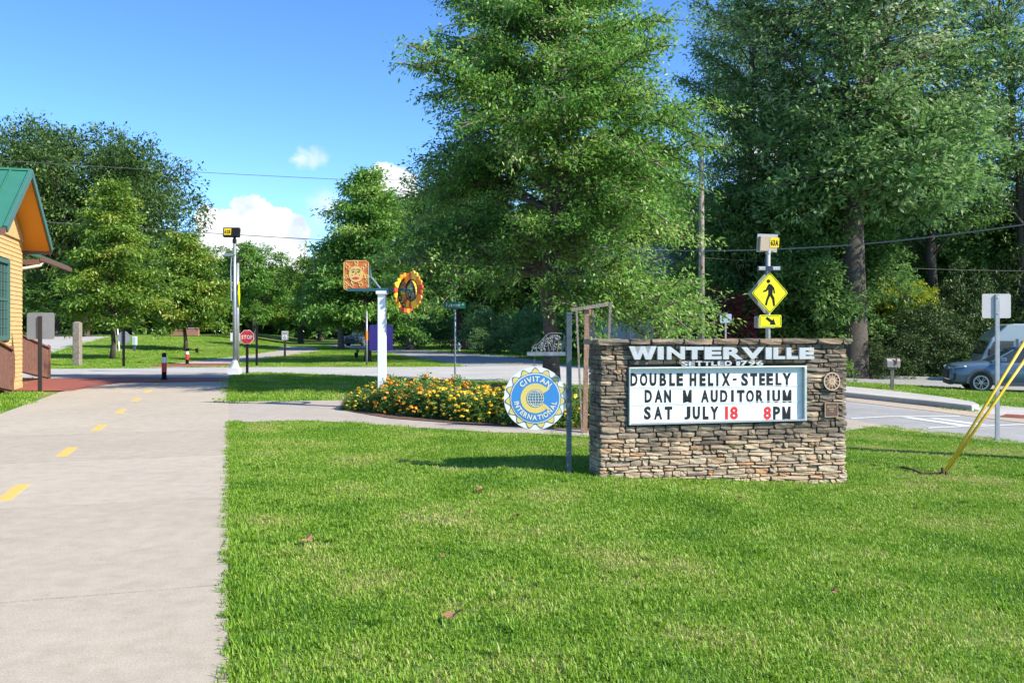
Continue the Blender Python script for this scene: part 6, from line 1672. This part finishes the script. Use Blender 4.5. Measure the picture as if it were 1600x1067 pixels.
def wheel(parent, x, y, r, side):
    M = Matrix.Translation((x, y, r)) @ Matrix.Rotation(R(-90) * side, 4, 'X')
    mb = MB(); mb.lathe([(r * .70, -.10), (r * .93, -.105), (r, -.07), (r, .07), (r * .93, .105), (r * .70, .10)], 28, M); w_ = mb.build('wheel', M_RUB, parent, smooth=False)
    mb = MB(); mb.ring(r * .58, r * .71, -.02, -.114, 28, M=M @ Matrix.Rotation(R(-90), 4, 'X'))
    for k in range(10):
        a = k * math.pi / 5
        mb.bar(M @ Vector((.05 * math.cos(a), .05 * math.sin(a), .10)), M @ Vector((r * .64 * math.cos(a + .12 * (-1) ** k), r * .64 * math.sin(a + .12 * (-1) ** k), .104)), .04, .02)
    mb.lathe([(.07, .07), (.065, .115), (.02, .12)], 12, M); mb.build('rim', M_RIM, w_)
    mb = MB(); mb.lathe([(r * .60, .0), (r * .60, .02)], 20, M); mb.build('brake_disc', M_PLAST, w_)
def suv(label, loc, rz, pm, group=None):
    t = thing('parked_car', label, 'car', loc, rz, group)
    def body(x, hw, zb, zt): 
        h = [(hw * .88, zb), (hw, zb + .16), (hw * 1.005, (zb + zt) * .5 + .02), (hw * .985, zt - .10), (hw * .90, zt - .015), (hw * .45, zt + .025)]
        return h + [(0, zt + .035)] + [(-y, z) for y, z in h[::-1]] + [(0, zb - .01)]
    st = [(2.50, .66, .36, .84), (2.44, .82, .30, .97), (2.25, .92, .27, 1.03), (1.9, .965, .26, 1.07), (1.1, .985, .26, 1.13), (0, .985, .26, 1.15), (-1.5, .985, .27, 1.18), (-2.15, .96, .30, 1.17), (-2.42, .90, .38, 1.12), (-2.5, .78, .5, 1.0)]
    o = loft(st, body).build('body', pm, t, smooth=True); sb = o.modifiers.new('smooth', 'SUBSURF'); sb.levels = sb.render_levels = 1
    def gh(x, hb, ht, zt):
        return [(hb, 1.08), (ht, zt - .05), (ht * .55, zt), (0, zt + .012), (-ht * .55, zt), (-ht, zt - .05), (-hb, 1.08)]
    g = loft([(1.12, .86, .84, 1.16), (.35, .88, .72, 1.60), (.0, .89, .70, 1.69), (-1.0, .89, .70, 1.73), (-1.9, .87, .68, 1.68), (-2.25, .84, .66, 1.50), (-2.44, .82, .74, 1.15)], gh).build('windows', M_GLASS, t)
    mb = loft([(.42, .5, .71, 1.61), (0, .5, .71, 1.705), (-1, .5, .71, 1.745), (-1.95, .5, .69, 1.69), (-2.2, .5, .67, 1.60)], lambda x, hb, ht, zt: [(ht + .01, zt - .075), (ht * .6, zt), (0, zt + .014), (-ht * .6, zt), (-ht - .01, zt - .075), (0, zt - .05)]); mb.build('roof', pm, t, smooth=True)
    mb = MB()
    for s in (-1, 1):
        mb.bar((1.10, .865 * s, 1.13), (.38, .735 * s, 1.58), .07, .05)
        mb.bar((-.10, .895 * s, 1.12), (-.25, .715 * s, 1.66), .08, .03); mb.bar((-1.15, .895 * s, 1.12), (-1.3, .71 * s, 1.68), .09, .03); mb.bar((-2.35, .85 * s, 1.12), (-2.0, .69 * s, 1.62), .22, .03)
    mb.build('pillar', pm, t)
    for s in (-1, 1):
        for x in (1.48, -1.45):
            wheel(t, x, .90 * s, .375, s)
            mb = MB(); mb.ring(.395, .475, -.012, .012, 22, R(-8), R(188), M=Matrix.Translation((x, .995 * s, .40))); mb.build('wheel_arch', M_CLADG, t)
            mb = MB(); mb.prism([(a * 1, b) for a, b in disc(.394, 24)], -.010, .010, Matrix.Translation((x, .985 * s, .40))); mb.build('wheel_well', M_PLAST, t)
        mb = MB(); mb.box(-1.02, 1.04, .955 * s if s > 0 else -1.0, 1.0 if s > 0 else -.955, .26, .40); mb.build('sill', M_CLADG, t)
        mb = MB(); mb.box(.66, .88, min(.93 * s, 1.10 * s), max(.93 * s, 1.10 * s), 1.14, 1.29); mb.build('mirror', pm, t, bevel=.03)
        for x in (.05, -1.0):
            mb = MB(); mb.box(x - .11, x + .11, min(.99 * s, 1.02 * s), max(.99 * s, 1.02 * s), 1.0, 1.03); mb.build('door_handle', pm, t)
        mb = MB(); mb.add([(2.46, .50 * s, .86), (2.33, .88 * s, .90), (1.98, .965 * s, .95), (2.0, .955 * s, .985), (2.33, .87 * s, .965), (2.48, .52 * s, .93)], [(0, 1, 2, 3, 4, 5)]); 
        vs = [Vector(v) for v in mb.v]; mb.v = [tuple(v + Vector((.03, .02 * s, 0))) for v in vs]; mb.add([v - Vector((.03, .02 * s, 0)) for v in vs], [(5, 4, 3, 2, 1, 0)]); mb.f += [(i, (i + 1) % 6, 6 + (i + 1) % 6, 6 + i) for i in range(6)]; mb.t += [.5] * 6
        mb.build('headlight', M_LAMP, t)
        mb = MB(); mb.add([(2.44, .62 * s, .42), (2.30, .90 * s, .46), (2.28, .91 * s, .72), (2.40, .72 * s, .66)], [(0, 1, 2, 3)]); mb.v = [tuple(Vector(v) + Vector((.035, .025 * s, 0))) for v in mb.v]; mb.build('side_intake', M_PLAST, t)
    mb = MB(); mb.box(2.40, 2.535, -.58, .58, .50, .80)
    for k in range(4): mb.box(2.536, 2.55, -.56, .56, .52 + k * .07, .545 + k * .07)
    mb.build('grille', M_PLAST, t); mb = MB(); mb.box(2.36, 2.50, -.74, .74, .28, .44); mb.build('lower_bumper', M_PLAST, t)
    mb = MB(); mb.ring(.05, .066, -.008, .008, 20, M=Matrix.Translation((2.545, 0, .885)) @ Matrix.Rotation(R(90), 4, 'Z')); mb.build('emblem', M_RIM, t)
    return t
dcar = 34.0; cp = AT(1478, dcar); hd = Vector((-.955, .296))
c = Vector((cp.x, cp.y)) - hd * 2.5
car = suv('blue SUV parked nose-left on the side street behind the yellow guy guards', (c.x, c.y, float(T(c.x, c.y)) + .0), math.atan2(hd.y, hd.x), M_CARB)
p = GP(569, 541.5); p = AT(569, 92)
c2 = copy_tree(car); c2.location = p; c2.rotation_euler = (0, 0, R(-115)); c2['label'] = 'dark car parked far away under the trees beyond the lawn'
for ch in c2.children:
    if ch.data and ch.data.materials and ch.data.materials[0] == M_CARB: ch.data = ch.data.copy(); ch.data.materials[0] = M_CARD
# camper van
vd = 41.0; vp = AT(1523, vd); hv = Vector((-.97, .24)); c = Vector((vp.x, vp.y))
van = thing('camper_van', 'pale blue-grey camper van with sloped cab-over front behind the blue SUV', 'van', (c.x, c.y, float(T(c.x, c.y))), math.atan2(-hv.y, -hv.x))
hwv = 1.05
prof = [(0, .35), (6.4, .35), (6.4, 2.62), (1.35, 2.62), (1.05, 2.55), (.42, 1.98), (.42, 1.90), (.12, 1.25), (0, 1.0)]
mb = MB(); mb.prism(prof, -hwv, hwv); mb.build('body', M_VAN, van, bevel=.06)
mb = MB(); mb.add([(.115, -.85, 1.27), (.38, -.85, 1.86), (.38, .85, 1.86), (.115, .85, 1.27)], [(0, 1, 2, 3)]); mb.v = [(x - .03, y, z) for x, y, z in mb.v]; mb.build('windscreen', M_GLASS, van)
for s in (-1, 1):
    ya, yb = (hwv + .004, hwv + .02) if s > 0 else (-hwv - .02, -hwv - .004)
    mb = MB(); mb.prism([(.28, 1.25), (1.32, 1.25), (1.32, 1.86), (.55, 1.86)], ya, yb); mb.build('cab_window', M_GLASS, van)
    mb = MB(); mb.box(1.42, 1.52, ya, yb + (.01 if s > 0 else 0), .45, 1.95); mb.build('door_seam', M_CLADG, van)
    mb = MB(); mb.box(1.62, 2.9, ya, yb, 1.30, 1.86); mb.build('side_window', M_GLASS, van)
    mb = MB(); mb.box(.30, .42, min(s * hwv * 1.02, s * hwv * 1.22), max(s * hwv * 1.02, s * hwv * 1.22), 1.18, 1.5); mb.build('mirror', M_PLAST, van)
    for x in (1.0, 5.0): wheel(van, x, s * (hwv - .05), .36, s)
mb = MB(); mb.box(-.04, .1, -.98, .98, .36, .60); mb.build('bumper', M_PLAST, van)
for s in (-1, 1):
    mb = MB(); mb.box(-.03, .06, s * .78 - .17, s * .78 + .17, .82, 1.0); mb.build('headlight', M_LAMP, van)
# ------------------------------------------------------------------ dead leaves lying on the lawn
M_DEAD = mat('dead_leaf', (.34, .17, .075), .8, .35, 60)
for i, (px, py, sz) in enumerate([(750, 772, .075), (480, 853, .085), (708, 975, .085), (735, 810, .04), (1157, 786, .05), (1303, 937, .045), (807, 815, .045), (560, 790, .04), (995, 915, .03), (1490, 800, .04), (690, 880, .035)]):
    p = GP(px, py); s = random.Random(i); a = s.uniform(0, 6.28)
    n = 9; P = []
    for k in range(n):
        th = 2 * math.pi * k / n; r = sz * (.55 + .45 * (k % 2)) * (1.25 if k == 0 else 1); P.append((r * math.cos(th) * .8, r * math.sin(th) * .6, .012 * math.cos(2 * th) + s.uniform(0, .012)))
    mb = MB(); mb.add([(0, 0, 0)] + P, [(0, 1 + k, 1 + (k + 1) % n) for k in range(n)], Matrix.Rotation(a, 4, 'Z'))
    o = mb.build('fallen_leaf', M_DEAD); o.location = p + Vector((0, 0, .055)); o.rotation_euler = (s.uniform(-.4, .4), s.uniform(-.4, .4), 0)
    tag(o, ['brown dead leaf on the lawn below the round emblem sign', 'brown curled dead leaf near the trail side of the lawn', 'large tan dead leaf low in the middle of the lawn', 'small dead leaf just beyond the emblem-side leaf on the lawn', 'dead leaf on the grass under the middle of the stone sign', 'small tan leaf in the right foreground grass', 'small dead leaf on the grass left of the stone sign foot', 'tiny dead leaf on the lawn nearest the side walk', 'tiny dead leaf in the middle foreground grass', 'small dead leaf near the guy anchor', 'tiny brown leaf in the middle of the near lawn'][i], 'leaf', 'dead leaves on the lawn')
